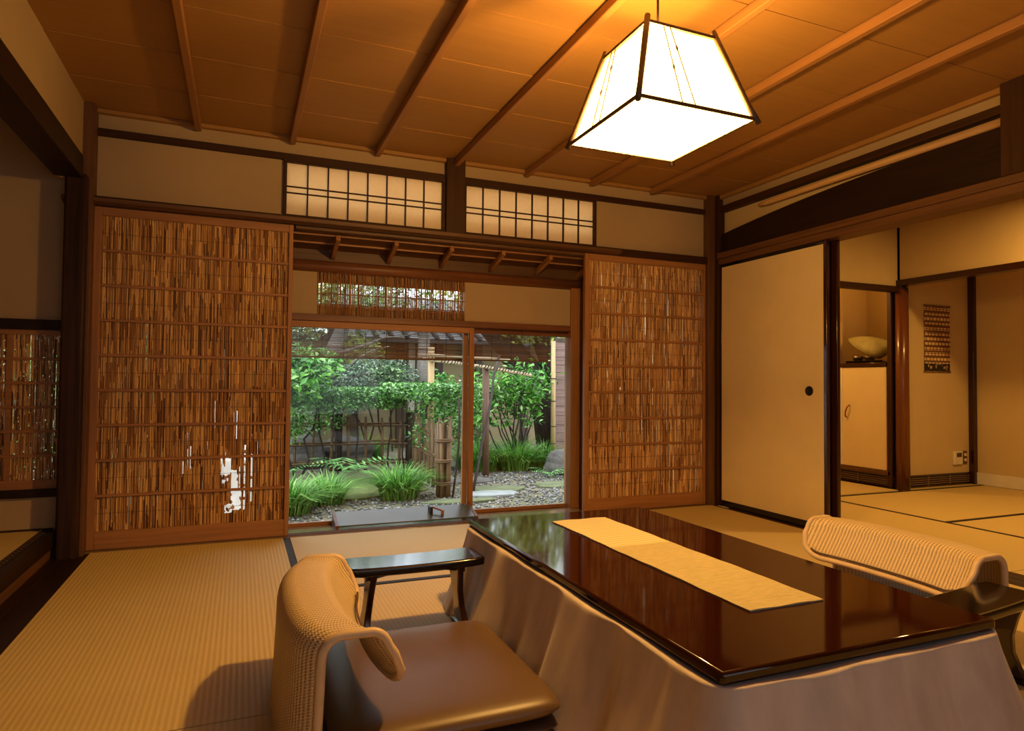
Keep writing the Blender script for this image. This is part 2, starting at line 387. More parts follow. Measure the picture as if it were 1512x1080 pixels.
# ================================================================== FLOOR
floor = struct(box('floor', (-2.2, 6.4, YF, D-.06, -.12, -.03), 'slab_tan', None, 0))
box('corridor_floor', (3.28, 6.4, D-.06, 5.9, -.12, -.03), 'slab_tan', floor, 0)
def mat_piece(x0, x1, y0, y1, axis, z=0., edges=True, parent=floor, bmat='border'):
    o = box('tatami_mat', (x0, x1, y0, y1, z-.03, z), 'tat_'+axis, parent, .002)
    if edges:
        bw = .03
        if axis == 'y': es = [(x0, x0+bw, y0, y1), (x1-bw, x1, y0, y1)]
        else: es = [(x0, x1, y0, y0+bw), (x0, x1, y1-bw, y1)]
        if isinstance(edges, (list, tuple)): es = [es[i] for i in edges]
        for e in es: obj('cloth_border', MB().box(*e, z-.006, z+.0022), bmat, o)
    return o
mat_piece(-.69, .262, 1.86, 3.885, 'y', edges=[1])
mat_piece(-.69, .262, -.10, 1.855, 'y', edges=[1])
mat_piece(.266, 2.17, 2.86, 3.885, 'x', edges=[0])
mat_piece(.266, 1.215, .93, 2.855, 'y', edges=[1])
mat_piece(1.219, 2.17, .93, 2.855, 'y', edges=[1])
mat_piece(.266, 2.17, -.05, .926, 'x', edges=[1])
mat_piece(2.174, 3.19, 1.95, 3.885, 'x', edges=False)
mat_piece(2.174, 3.19, -.05, 1.946, 'y', edges=False)
# next room
mat_piece(3.40, 4.25, 2.0, 3.90, 'y', edges=[1])
mat_piece(3.40, 4.25, .05, 1.996, 'y', edges=[1])
mat_piece(4.254, 6.16, 2.86, 3.86, 'x', edges=[0, 1])
mat_piece(4.254, 6.16, 1.86, 2.856, 'x', edges=[0])
mat_piece(4.254, 6.16, .86, 1.856, 'x', edges=[0])
mat_piece(3.40, 5.16, 3.905, 5.3, 'x', edges=False)
# boards and thresholds of the floor
box('floor_board', (-.85, -.694, YF, D-.05, -.03, -.004), 'black_y', floor, .002)
thr = box('threshold', (3.195, 3.395, -.3, 3.9, -.03, .002), 'dark_y', floor, .002)
for gx in (3.232, 3.30): obj('track_groove', MB().box(gx, gx+.022, -.3, 3.9, .002, .0032), 'black', thr)
obj('name_tab', MB().box(3.206, 3.222, 3.74, 3.84, .002, .004), 'white_paint', thr)

# ================================================================== CEILING
ceil = struct(box('ceiling', (XL-.1, XR+.1, YF, D+.1, CZ+.03, CZ+.10), 'slab_tan', None, 0))
bx = [-.243+.487*k for k in range(-1, 8)]
edges_x = [XL-.02] + bx[1:] + [XR+.02]
ys = [D+.02 - .415*k for k in range(0, 14)]
for i in range(len(edges_x)-1):
    for j in range(len(ys)-1):
        y1, y0 = ys[j], ys[j+1]
        s = random.uniform(-.006, .006) if 0 < j else 0
        # lapped boards: each board's near edge hangs a few millimetres lower
        z0, z1 = CZ-.0025, CZ+.0005
        MBb = MB().add([(edges_x[i], y0-.02, z0), (edges_x[i+1], y0-.02, z0), (edges_x[i+1], y1, z1), (edges_x[i], y1, z1),
                        (edges_x[i], y0-.02, z0+.007), (edges_x[i+1], y0-.02, z0+.007), (edges_x[i+1], y1, z1+.007), (edges_x[i], y1, z1+.007)],
                       [(0,1,2,3), (4,7,6,5), (0,4,5,1), (1,5,6,2), (2,6,7,3), (3,7,4,0)])
        obj('ceiling_board', MBb, 'ceil', ceil)
for x in bx[1:8]:
    obj('batten', MB().box(x-.016, x+.016, YF, D-.02, CZ-.045, CZ-.004), 'batten', ceil, .004)
obj('cornice', MB().box(XL, XR, D-.035, D, CZ-.022, CZ), 'ceil', ceil, .003)
obj('cornice', MB().box(XR-.03, XR, YF, D-.035, CZ-.03, CZ-.002), 'ceil', ceil, .003)

# ================================================================== BACK WALL
wb = struct(box('wall_back', (XL, XR, D, D+.06, 2.146, CZ+.02), 'plaster', None, 0))
for (x0, x1) in ((XL, .20), (2.235, XR)):
    box('plaster_panel', (x0, x1, D, D+.06, 1.815, 2.15), 'plaster', wb, 0)
box('picture_rail', (XL, XR, D-.022, D+.03, 2.140, 2.178), 'dark_x', wb)
box('lintel', (XL, XR, D-.045, D+.07, 1.765, 1.818), 'dark_x', wb, .004)
box('lintel_groove_strip', (.27, 2.14, D-.03, D+.02, 1.748, 1.766), 'mid_x', wb, .002)
box('hanging_post', (1.155, 1.277, D-.05, D+.05, 1.79, CZ), 'dark_z', wb, .004)
box('corner_post', (-.765, -.712, D-.10, D+.06, -.02, CZ), 'mid_z', wb, .004)
box('corner_post', (3.155, 3.215, D-.06, D+.06, -.02, CZ), 'mid_z', wb, .004)
box('corner_post', (3.217, 3.275, D-.09, D+.06, -.02, CZ), 'dark_z', wb, .004)
# shoji transoms
def transom(n, x0, x1):
    z0, z1 = 1.815, 2.143
    root = struct(obj('window_%d' % n, MB().box(x0, x1, D-.022, D+.022, z0, z0+.014).box(x0, x1, D-.022, D+.022, z1-.014, z1)
        .box(x0, x0+.018, D-.022, D+.022, z0+.014, z1-.014).box(x1-.018, x1, D-.022, D+.022, z0+.014, z1-.014), 'dark_x', None, .002))
    a, b = x0+.018, x1-.018
    nb = 8
    zm = (z0+z1)/2-.005
    obj('paper', MB().box(a, b, D+.004, D+.006, z0+.014, z1-.014), 'shoji', root)
    for k in range(1, nb):
        x = a+(b-a)*k/nb; box('muntin', (x-.004, x+.004, D-.012, D+.003, z0+.014, z1-.014), 'dark_z', root, .001)
    for z in (zm-.018, zm+.018): box('cross_muntin', (a, b, D-.010, D+.003, z-.0035, z+.0035), 'dark_x', root, .001)
transom(1, .20, 1.155); transom(2, 1.277, 2.235)

# ---- reed doors
def reed_fill(a, b, z0, z1, y, parent, holes=None, pitch=.0050, layers=2, name='reed_infill', mat='reed'):
    V = []; F = []
    def seg(x, yy, za, zb, r, lean):
        k = len(V)
        for z, xo in ((za, 0), (zb, lean)):
            for dx, dy in ((-r, 0), (0, -r), (r, 0), (0, r)): V.append((x+dx+xo, yy+dy, z))
        for q in range(4): F.append((k+q, k+(q+1) % 4, k+4+(q+1) % 4, k+4+q))
    for L in range(layers):
        n = int((b-a)/pitch); yy0 = y + L*.005
        for i in range(n):
            x = a + (i+.5+(.5 if L else 0))*(b-a)/n + random.uniform(-.0012, .0012)
            z = z0 - random.uniform(0, .2)
            while z < z1:
                ln = random.uniform(.05, .27); za, zb = max(z, z0), min(z+ln, z1)
                z += ln + .0008
                if zb-za < .004: continue
                if random.random() < .035: continue
                spans = [(za, zb)]
                if holes:
                    spans = []
                    zz = za
                    while zz < zb:
                        ze = min(zz+.007, zb)
                        if not holes(x, (zz+ze)/2): 
                            if spans and abs(spans[-1][1]-zz) < 1e-6: spans[-1] = (spans[-1][0], ze)
                            else: spans.append((zz, ze))
                        zz = ze
                for s0, s1 in spans: seg(x, yy0+random.uniform(-.001, .001), s0, s1, random.uniform(.0023, .0034), random.uniform(-.0012, .0012))
    return stuff(rawmesh(name, V, F, mat, parent))
def reed_door(n, x0, x1, y, holes=None, sl=.03, sr=.03):
    zb, zt, z0, z1 = .006, 1.768, .098, 1.722
    r = struct(obj('door_%d' % n, MB().box(x0, x0+sl, y-.016, y+.016, zb, zt).box(x1-sr, x1, y-.016, y+.016, zb, zt), 'cedar_z', None, .003))
    box('bottom_rail', (x0+sl, x1-sr, y-.015, y+.015, zb, z0), 'cedar_x', r, .002)
    box('top_rail', (x0+sl, x1-sr, y-.015, y+.015, z1, zt), 'cedar_x', r, .002)
    a, b = x0+sl, x1-sr
    reed_fill(a, b, z0-.004, z1+.004, y, r, holes)
    for k in range(1, 9):
        z = z0+(z1-z0)*k/9
        box('cross_bar', (a, b, y-.013, y-.003, z-.0075, z+.0075), 'cedar_x', r, .002)
    for k in range(9):
        z = z0+(z1-z0)*(k+.5)/9
        obj('binding_thread', MB().box(a, b, y-.0042, y-.0034, z-.0008, z+.0008), 'mid_x', r)
    return r
def hole(x, z):
    # broken reeds: a ragged patch with three long slits
    def nz(a, b): return sin(a*211.3+b*97.1)*.5+sin(a*61.7-b*173.9)*.5
    # coordinates on the door, taken in metres
    if -.103 < x < .075 and .13 < z < .56:
        u = nz(x, z) + random.uniform(-.25, .25)
        if -.098 < x < -.045 and .36 < z < .46 and nz(x, z*.2) > -.35: return True
        if -.045 < x < -.005 and .21 < z < .385 and abs(x+.027+.12*(z-.30)) < .022+.006*u: return True
        if -.050 < x < .012 and .165 < z < .285 and abs(x+.012) < .022+.012*u: return True
        if -.075 < x < -.035 and .15 < z < .20 and u > -.3: return True
        if -.004 < x < .006 and .22 < z < .40: return u > -.7
        if .020 < x < .030 and .155 < z < .52: return nz(x*.3, z) > -.55
        if .055 < x < .066 and .19 < z < .47: return nz(x*.3, z) > -.62
        if -.088 < x < -.055 and .30 < z < .36: return u > .1
    return False
reed_door(1, -.716, .258, D-.015, hole, .036, .024)
reed_door(2, 2.145, 3.152, D-.015, None, .034, .02)

# ---- threshold, veranda strip and outer window wall
sill = struct(box('trim_1', (-.76, 3.2, 3.887, D+.035, -.05, .004), 'sill_wood', None, .002))
for gy in (3.905, 3.925, 3.95): obj('track_ridge', MB().box(-.76, 3.2, gy, gy+.004, .004, .008), 'mid_x', sill)
ver = struct(box('floor_2', (-.80, 2.35, D+.036, W-.03, -.05, -.002), 'sill_wood', None, .001))
ver['kind'] = 'structure'
wo = struct(box('wall_outer', (-.85, .42, W-.03, W+.03, 1.285, 1.56), 'plaster', None, 0))
box('plaster_panel', (1.374, 2.35, W-.03, W+.03, 1.285, 1.56), 'plaster', wo, 0)
box('plaster_panel', (-.85, -.78, W-.03, W+.03, -.05, 1.285), 'plaster', wo, 0)
box('plaster_panel', (2.24, 2.35, W-.03, W+.03, -.05, 1.285), 'plaster', wo, 0)
obj('lintel_log', MB().tube([(-.85, W-.02, 1.585), (2.4, W-.02, 1.585)], .038, 14), 'redlog_x', wo, smooth=True)
box('wall_plate', (-.85, 2.4, W+.005, W+.05, 1.60, 1.78), 'mid_x', wo, .002)
box('window_head', (-.78, 2.24, W-.045, W+.05, 1.247, 1.288), 'redlog_x', wo, .003)
box('window_sill', (-.78, 2.24, W-.045, W+.06, -.06, -.008), 'cedar_x', wo, .003)
box('side_post', (2.165, 2.24, W-.05, W+.05, -.05, 1.56), 'cedar_z', wo, .003)
box('side_wall', (2.24, 2.30, D+.036, W+.03, -.05, 1.60), 'mid_z', wo, .003)
box('side_wall', (-.84, -.78, D+.036, W+.03, -.05, 1.78), 'plaster', wo, 0)
# lattice opening of split bamboo
box('plaster_panel', (.42, 1.374, W-.006, W+.03, 1.285, 1.352), 'plaster', wo, 0)
box('plaster_panel', (.42, 1.374, W-.006, W+.03, 1.492, 1.56), 'plaster', wo, 0)
lat = struct(obj('window_3', MB().box(.42, 1.374, W+.0, W+.03, 1.285, 1.300).box(.42, 1.374, W, W+.03, 1.535, 1.56), 'cedar_x', None))
V = []; F = []
x = .425
while x < 1.37:
    r = random.uniform(.0026, .0042); k = len(V)
    yy = W-.031+random.uniform(-.003, .003); le = random.uniform(-.004, .004)
    if random.random() > .08:
        for z, xo in ((1.285, 0), (1.55, le)):
            for dx, dy in ((-r, 0), (0, -r), (r, 0), (0, r)): V.append((x+dx+xo, yy+dy, z))
        for q in range(4): F.append((k+q, k+(q+1) % 4, k+4+(q+1) % 4, k+4+q))
    x += random.choice((.0075, .009, .0105, .0125))
stuff(rawmesh('lattice_reeds', V, F, 'lattice', lat))
for z in (1.335, 1.355, 1.49, 1.50, 1.42): obj('cross_reed', MB().tube([(.42, W-.024, z), (1.374, W-.024, z+random.uniform(-.004, .004))], .0035, 6), 'lattice', lat)
for xx in (.62, .88, 1.14): obj('lattice_rib', MB().tube([(xx, W-.016, 1.285), (xx+random.uniform(-.01, .01), W-.016, 1.55)], .006, 6), 'lattice', lat)
# glazed sliding sashes
def sash(n, x0, x1, y, zt, sw=.034, tr=.04, top='cedar_x'):
    r = struct(obj('window_%d' % n, MB().box(x0, x0+sw, y-.014, y+.014, -.005, zt).box(x1-sw, x1, y-.014, y+.014, -.005, zt), 'cedar_z', None, .002))
    box('top_rail', (x0+sw, x1-sw, y-.014, y+.014, zt-tr, zt), top, r, .002)
    box('bottom_rail', (x0+sw, x1-sw, y-.014, y+.014, -.005, .018), 'cedar_x', r, .002)
    obj('pane', MB().box(x0+sw, x1-sw, y-.002, y+.002, .018, zt-tr), 'glass', r)
sash(4, .22, 1.443, W-.02, 1.246)
sash(5, 1.38, 2.20, W+.022, 1.262, .034, .05, 'redlog_x')
sash(6, -.78, .28, W+.022, 1.262, .034, .05)
# sloping ceiling over the window strip
vc = struct(obj('ceiling_2', MB().add([(-.85, 3.86, 1.78), (2.40, 3.86, 1.78), (2.40, 4.24, 1.685), (-.85, 4.24, 1.685), (-.85, 3.86, 1.80), (2.40, 3.86, 1.80), (2.40, 4.24, 1.705), (-.85, 4.24, 1.705)],
    [(0,1,2,3), (4,7,6,5), (0,4,5,1), (1,5,6,2), (2,6,7,3), (3,7,4,0)]), 'mid_x'))
for x in (.16, .512, .86, 1.213, 1.564, 1.906, 2.24):
    obj('rafter', MB().bar((x, 3.95, 1.725), (x, 4.215, 1.651), .026, .034), 'cedar_y', vc, .003)
for yy, zz in ((3.99, 1.744), (4.10, 1.717)):
    obj('lath', MB().box(-.8, 2.3, yy, yy+.010, zz-.007, zz+.003), 'cedar_x', vc)
box('eave_roof', (-3.2, 3.6, D+.07, W+.55, 1.83, 1.93), 'mid_x', vc, 0)

# ---- slant board resting on the strip
t = thing('slant_board', 'low glossy lacquer board with painted-in green reflection sloping on the sill below the left window pane', 'board', (.97, 4.08, 0))
obj('board_top', MB().add([(.548, 3.985, .014), (1.40, 3.985, .014), (1.40, 4.155, .066), (.530, 4.155, .066), (.548, 3.985, .022), (1.40, 3.985, .022), (1.40, 4.155, .074), (.530, 4.155, .074)],
    [(0,1,2,3), (4,7,6,5), (0,4,5,1), (1,5,6,2), (2,6,7,3), (3,7,4,0)]), 'desk_top', t, .002)
obj('side_cheek', MB().prism([(3.98, -.001), (4.16, -.001), (4.16, .078), (3.98, .024)], 'x', .528, .547), 'redlog_x', t, .001)
obj('side_cheek', MB().prism([(3.98, -.001), (4.16, -.001), (4.16, .078), (3.98, .024)], 'x', 1.40, 1.418), 'redlog_x', t, .001)
hb = thing('sill_bracket', 'small black upright plate with an orange wooden arm on the sloping board', 'bracket', (1.15, 4.05, 0))
obj('upright_plate', MB().box(1.118, 1.134, 4.04, 4.10, .034, .088), 'black', hb, .001)
obj('arm', MB().bar((1.13, 4.09, .083), (1.198, 4.045, .060), .010, .010).box(1.190, 1.206, 4.035, 4.05, .030, .064), 'cedar_x', hb, .001)

# ================================================================== LEFT WALL AND ALCOVE
wl = struct(box('wall_left', (XL-.06, XL, YF, D-.10, 1.985, CZ+.02), 'plaster', None, 0))
box('beam', (XL-.115, XL+.012, YF, D-.13, 1.875, 1.99), 'black_y', wl, .006)
obj('corner_pillar', MB().box(-.826, -.728, D-.135, D-.03, -.02, 1.90), 'black_z', wl, .012)
box('alcove_floor', (-2.1, -.86, YF, D+.01, -.02, .10), 'slab_tan', wl, 0)
al = obj('tatami_mat', MB().box(-2.1, -.905, YF, D, .09, .12), 'tat_y', wl, .001)
obj('cloth_border', MB().box(-.905, -.868, YF, D-.06, .088, .1235), 'border', al)
pts = MB()
y = 1.2
while y < D-.1:
    pts.box(-.898, -.890, y, y+.018, .1235, .1245).box(-.884, -.876, y+.018, y+.036, .1235, .1245); y += .04
stuff(obj('brocade_fleck', pts, 'mid_x', al))
box('alcove_sill', (-.868, -.835, YF, D-.10, .052, .122), 'black_y', wl, .004)
box('riser_board', (-.862, -.846, YF, D-.10, -.01, .055), 'mid_y', wl, .002)
box('ground_sill', (-.85, -.80, YF, D-.10, -.03, -.001), 'black_y', wl, .002)
box('leak_block', (-.95, -.80, D-.10, D+.02, -.10, .118), 'black_z', wl, .002)  # dark block added under the pillar to stop a light leak
# alcove end wall with its own low reed window
aw = struct(box('wall_alcove_end', (-2.1, -.80, D+.0, D+.05, 1.17, 2.35), 'plaster', None, 0))
box('plaster_panel', (-2.1, -.80, D, D+.05, .10, .29), 'plaster', aw, 0)
box('rail', (-2.1, -.82, D-.025, D+.05, 1.122, 1.172), 'black_y', aw, .003)
box('rail', (-2.1, -.82, D-.02, D+.05, .285, .325), 'black_y', aw, .003)
box('foot_strip', (-2.1, -.86, D-.012, D+.02, .118, .128), 'dark_x', aw, .001)
box('alcove_ceiling', (-2.1, -.80, YF, D+.05, 2.32, 2.36), 'mid_x', aw, 0)
box('alcove_side', (-2.16, -2.1, YF, D+.05, -.05, 2.36), 'plaster', aw, 0)
dw = struct(obj('window_7', MB().box(-2.0, -.825, D-.005, D+.02, .325, .372).box(-2.0, -.825, D-.005, D+.02, 1.095, 1.122).box(-1.075, -1.05, D-.004, D+.018, .372, 1.095).box(-.845, -.82, D-.004, D+.02, .372, 1.095), 'cedar_x', None, .002))
reed_fill(-2.0, -.845, .37, 1.097, D+.006, dw, lambda x, z: random.random() < .03, .0054, 2)
for k in range(1, 6):
    z = .372+(1.095-.372)*k/6; box('cross_bar', (-2.0, -.845, D-.008, D+.002, z-.007, z+.007), 'cedar_x', dw, .001)
box('foot_closure', (-2.16, -.74, D+.02, D+.05, -.12, .13), 'plaster', aw, 0)
box('opening_side', (-2.1, -2.0, D, D+.05, .29, 1.17), 'plaster', aw, 0)

# ================================================================== RIGHT WALL
wr = struct(box('wall_right', (XR, XR+.06, YF, D, 2.19, CZ+.02), 'plaster', None, 0))
box('rail', (XR-.025, XR+.03, 1.90, D-.09, 2.150, 2.192), 'dark_y', wr, .003)
box('transom_infill', (XR+.03, XR+.05, YF, D, 1.80, 2.19), 'plaster_next', wr, 0)
ap = [(D-.09, 1.84), (D-.09, 1.985)]
for k in range(1, 13):
    yy = D-.09 - (D-.09-1.905)*k/12; q = k/12
    ap.append((yy, 1.985 + .105*(1-(1-q)**2.2)))
ap.append((1.905, 1.84))
obj('arched_board', MB().prism(ap, 'x', XR-.012, XR+.022), 'black_y', wr, .002)
obj('bamboo_rod', MB().tube([(XR-.014, 1.905, 2.112), (XR-.014, 3.40, 2.108), (XR-.014, 3.47, 2.108)], [.021, .017, .010], 12), 'pole', wr, smooth=True)
box('lintel', (XR-.055, XR+.07, YF, D-.09, 1.800, 1.842), 'mid_y', wr, .003)
box('lintel_track', (XR-.04, XR+.09, YF, D-.09, 1.757, 1.802), 'mid_y', wr, .003)
box('hanging_post', (XR-.06, XR+.04, 1.78, 1.905, 1.842, CZ), 'dark_z', wr, .004)
box('plaster_panel', (XR, XR+.05, YF, 1.78, 1.84, 2.19), 'plaster', wr, 0)
# two sliding paper doors on the near half
def fusuma(n, x, y0, y1, pull=True, sw=.026):
    r = struct(obj('door_%d' % n, MB().box(x-.009, x+.009, y0+.02, y1-.02, .045, 1.735), 'fusuma', None, 0))
    box('stile', (x-.013, x+.013, y0, y0+sw, .006, 1.757), 'lacq_red', r, .004)
    box('stile', (x-.013, x+.013, y1-.024, y1, .006, 1.757), 'lacq_red', r, .004)
    box('bottom_rail', (x-.012, x+.012, y0+.026, y1-.024, .006, .046), 'lacq', r, .003)
    box('top_rail', (x-.012, x+.012, y0+.026, y1-.024, 1.735, 1.757), 'lacq', r, .003)
    if pull:
        pb = MB()
        py, pz = pull
        for i in range(2):
            pass
        b = MB(); n_ = 24
        ring = [(x-.009, 0), (x-.0125, 0)]
        prof = [(.030, -.0095), (.030, -.0135), (.025, -.0135), (.022, -.0105), (.0, -.0105)]
        base = MB().lathe([(a_, z_) for a_, z_ in prof], (0, 0, 0), 24)
        base.v = [(x+z_, py+a_, pz+b_) for a_, b_, z_ in base.v]
        obj('round_pull', base, 'black', r, smooth=True)
fusuma(3, 3.243, 2.90, 3.855, (3.035, .845))
fusuma(4, 3.311, 2.885, 3.81, None, .075)

# ================================================================== NEXT ROOM
X2, X3, YP = 5.2, 6.2, 3.96
wn = struct(box('wall_next_room', (X2, X2+.06, YF, YP, 1.785, 2.32), 'plaster_next', None, 0))
box('beam', (X2-.02, X2+.08, YF, YP-.02, 1.737, 1.79), 'lacq_red', wn, .003)
obj('round_post', MB().tube([(X2+.045, YP-.035, -.02), (X2+.045, YP-.035, .9), (X2+.045, YP-.035, 1.72)], [.056, .052, .050], 18), 'redlog', wn, smooth=True)
box('upper_post', (X2+.0, X2+.05, YP-.06, YP-.01, 1.70, 2.32), 'redlog', wn, .008)
box('side_jamb', (X2+.098, X2+.135, YP-.03, YP+.01, 0, 1.74), 'lacq_red', wn, .003)
box('plaster_panel', (3.32, X2, YP-.03, YP+.03, 1.735, 2.32), 'plaster_next', wn, 0)
box('header', (3.32, X2, YP-.045, YP+.035, 1.692, 1.738), 'dark_x', wn, .003)
box('recess_panel', (X2+.1, X3+.02, YP, YP+.05, .105, 2.0), 'plaster_next', wn, 0)
box('recess_top', (X2+.06, X3+.02, YF, YP, 2.0, 2.03), 'plaster_next', wn, 0)
box('recess_post', (X3-.045, X3+.01, YP-.05, YP+.0, 0, 2.0), 'lacq_red', wn, .004)
box('recess_back', (X3, X3+.05, YF, YP-.03, 0, 2.0), 'plaster_next', wn, 0)
bb = struct(box('baseboard_right', (X3-.014, X3, YF, YP-.05, .0, .105), 'white_paint', None, .002))
box('far_side', (3.32, 6.3, 5.85, 5.9, -.05, 2.35), 'plaster_next', wn, 0)
box('next_ceiling', (XR+.06, 6.3, YF, 5.9, 2.30, 2.36), 'mid_x', wn, 0)
box('corridor_side', (3.28, 3.33, D, 5.9, -.05, 2.35), 'plaster_next', wn, 0)
box('outer_shell', (6.3, 6.35, YF, 5.9, -.12, 2.36), 'plaster_next', wn, 0)
box('recess_floor', (X2, X3, YF, YP, -.03, -.002), 'tat_x', wn, 0)
# vents along the foot of the walls
def vent(name, a, b, fixed, axis, label):
    v = thing(name, label, 'vent', (fixed, YP, 0) if axis == 'y' else (a, fixed, 0))
    def bx_(u0, u1, d0, d1, z0, z1): return (u0, u1, fixed+d0, fixed+d1, z0, z1) if axis == 'x' else (fixed+d0, fixed+d1, u0, u1, z0, z1)
    obj('vent_frame', MB().box(*bx_(a, b, -.016, .004, .092, .106)).box(*bx_(a, b, -.016, .004, 0, .012)), 'lacq_red', v, .001)
    obj('back_plate', MB().box(*bx_(a, b, -.002, .002, .012, .092)), 'black', v)
    for k in range(4):
        z = .022+k*.018
        obj('louver_slat', MB().box(*bx_(a+.01, b-.01, -.014, -.004, z, z+.006)), 'vent', v)
    for u in (a+(b-a)*.33, a+(b-a)*.67): obj('divider', MB().box(*bx_(u-.003, u+.003, -.0155, -.003, .012, .092)), 'vent', v)
vent('wall_vent', X2+.12, X3-.045, YP, 'x', 'dark slatted vent low on the recess wall under the thermostat')
vent('wall_vent', YP+.02, 5.1, X2+.035, 'y', 'dark slatted vent at the foot of the pale closet door')
# closet in the corridor side
cl = struct(box('wall_closet', (X2+.02, X2+.08, YP+.6, 5.9, .10, 2.32), 'plaster_next', None, 0))
cab = thing('built_in_closet', 'built-in closet with pale door and open shelf niche beyond the red post', 'closet', (X2+.2, 4.3, 0))
obj('jamb', MB().box(X2-.0, X2+.05, YP+.035, YP+.075, 0, 2.0), 'dark_z', cab, .004)
obj('base_rail', MB().box(X2+.0, X2+.05, YP+.05, 5.1, .106, .142), 'mid_y', cab, .002)
obj('shelf', MB().box(X2+.0, X2+.62, YP+.085, 4.72, 1.055, 1.09), 'lacq_red', cab, .003)
dr = obj('door', MB().box(X2+.012, X2+.034, YP+.09, 4.56, .145, 1.05), 'fusuma', cab, .002)
obj('edge_strip', MB().box(X2+.004, X2+.034, 4.50, 4.56, .145, 1.05), 'white_paint', dr, .002)
obj('handle', MB().tube([(X2+.012, 4.46, .59), (X2-.012, 4.455, .60), (X2-.016, 4.45, .64), (X2-.014, 4.43, .69), (X2+.010, 4.425, .70)], .006, 8), 'brass', dr, smooth=True)
obj('niche_wall', MB().box(X2+.60, X2+.64, YP+.05, 4.75, 1.09, 2.0).box(X2+.06, X2+.62, YP+.05, YP+.07, 1.09, 2.0).box(X2+.05, X2+.62, 4.72, 4.75, .1, 2.0), 'plaster_next', cab)
# things on the closet shelf
tr = tag(obj('tray', MB().prism([(X2+.06, 0), (X2+.36, 0), (X2+.38, .022), (X2+.37, .022), (X2+.35, .008), (X2+.07, .008), (X2+.05, .022), (X2+.04, .022)], 'y', 4.12, 4.50), 'tray', None, .002),
    'dark shallow tray holding metal bowls on the closet shelf', 'tray'); tr.location = (0, 0, 1.09)
for nm, (dx, yy, r, lab) in enumerate(((.12, 4.42, .050, 'small metal bowl at the left end of the dark tray'), (.12, 4.30, .050, 'shiny metal bowl under the middle of the straw hat'))):
    o = tag(obj('metal_bowl', MB().lathe([(0, 0), (r*.6, 0), (r, r*.9), (r*1.05, r*1.1), (r*.92, r*1.1), (r*.9, r*.9), (r*.5, .01), (0, .008)], (X2+dx, yy, 1.10), 20), 'steel', None, smooth=True), lab, 'bowl', 'metal bowls on the tray')
hat = thing('straw_hat', 'yellowish straw cone hat leaning over bowls on the closet shelf', 'hat', (X2+.2, 4.22, 1.20))
hm = MB(); n_ = 28
A_, B_, T_ = Vector((5.31, 4.49, 1.328)), Vector((5.31, 4.20, 1.132)), Vector((5.33, 4.065, 1.255))
mid_, ha = (A_+B_)/2, (A_-B_)/2
def hat_ring(q, s_):
    c_ = mid_.lerp(T_, q); out = []
    for k in range(n_):
        a = 2*pi*k/n_; out.append(tuple(c_ + ha*cos(a)*s_*(1-.0*q) + Vector((.115*sin(a)*s_, 0, .0)) + Vector((0, 0, .03*q*(1-q)*4*max(0, cos(a))))))
    return out
for q, s_ in ((0, 1), (.25, .82), (.5, .6), (.75, .34), (.97, .05)): hm.v += hat_ring(q, s_)
for j_ in range(4):
    for k in range(n_): k2 = (k+1) % n_; hm.f.append((j_*n_+k, j_*n_+k2, (j_+1)*n_+k2, (j_+1)*n_+k))
hm.f.append(tuple(4*n_+k for k in range(n_)))
ho = obj('crown', hm, 'hat', hat, smooth=True); sd_ = ho.modifiers.new('solid', 'SOLIDIFY'); sd_.thickness = .005; sd_.offset = 1
rm = MB().tube(hat_ring(0, 1.0)+hat_ring(0, 1.0)[:1], .004, 6)
obj('brim_binding', rm, 'tray', hat, smooth=True)
# hanging, thermostat and switch on the recess wall
hg = thing('wall_hanging', 'brown patterned woven hanging with pale rows on the recess wall', 'hanging', (5.73, YP-.01, 1.3))
obj('cloth', MB().box(5.565, 5.895, YP-.010, YP-.006, 1.015, 1.60), 'hanging', hg)
for z in (1.60, 1.013): obj('rod', MB().tube([(5.555, YP-.010, z), (5.905, YP-.010, z)], .006, 8), 'bamboo_old', hg, smooth=True)
for k in range(14):
    z = 1.10+k*.036; obj('woven_slat', MB().box(5.562, 5.898, YP-.0125, YP-.0095, z, z+.006), 'bamboo_x', hg)
th = thing('thermostat', 'ivory wall thermostat with grey display low on recess wall', 'thermostat', (5.98, YP, .24))
obj('case', MB().box(5.93, 6.042, YP-.022, YP, .180, .300), 'ivory', th, .004)
obj('display', MB().box(5.958, 6.025, YP-.024, YP-.020, .248, .286), 'lcd', th)
sw = thing('light_switch', 'narrow brown switch plate with two pale buttons beside thermostat', 'switch', (6.1, YP, .24))
obj('plate', MB().box(6.062, 6.118, YP-.010, YP, .182, .298), 'mid_z', sw, .002)
for z in (.205, .252): obj('button', MB().box(6.076, 6.104, YP-.016, YP-.008, z, z+.026), 'ivory', sw, .002)

# ================================================================== WALL BEHIND (out of view, closes the room)
wf = struct(box('wall_front', (-2.2, 6.3, YF-.06, YF, -.05, 2.4), 'plaster', None, 0))

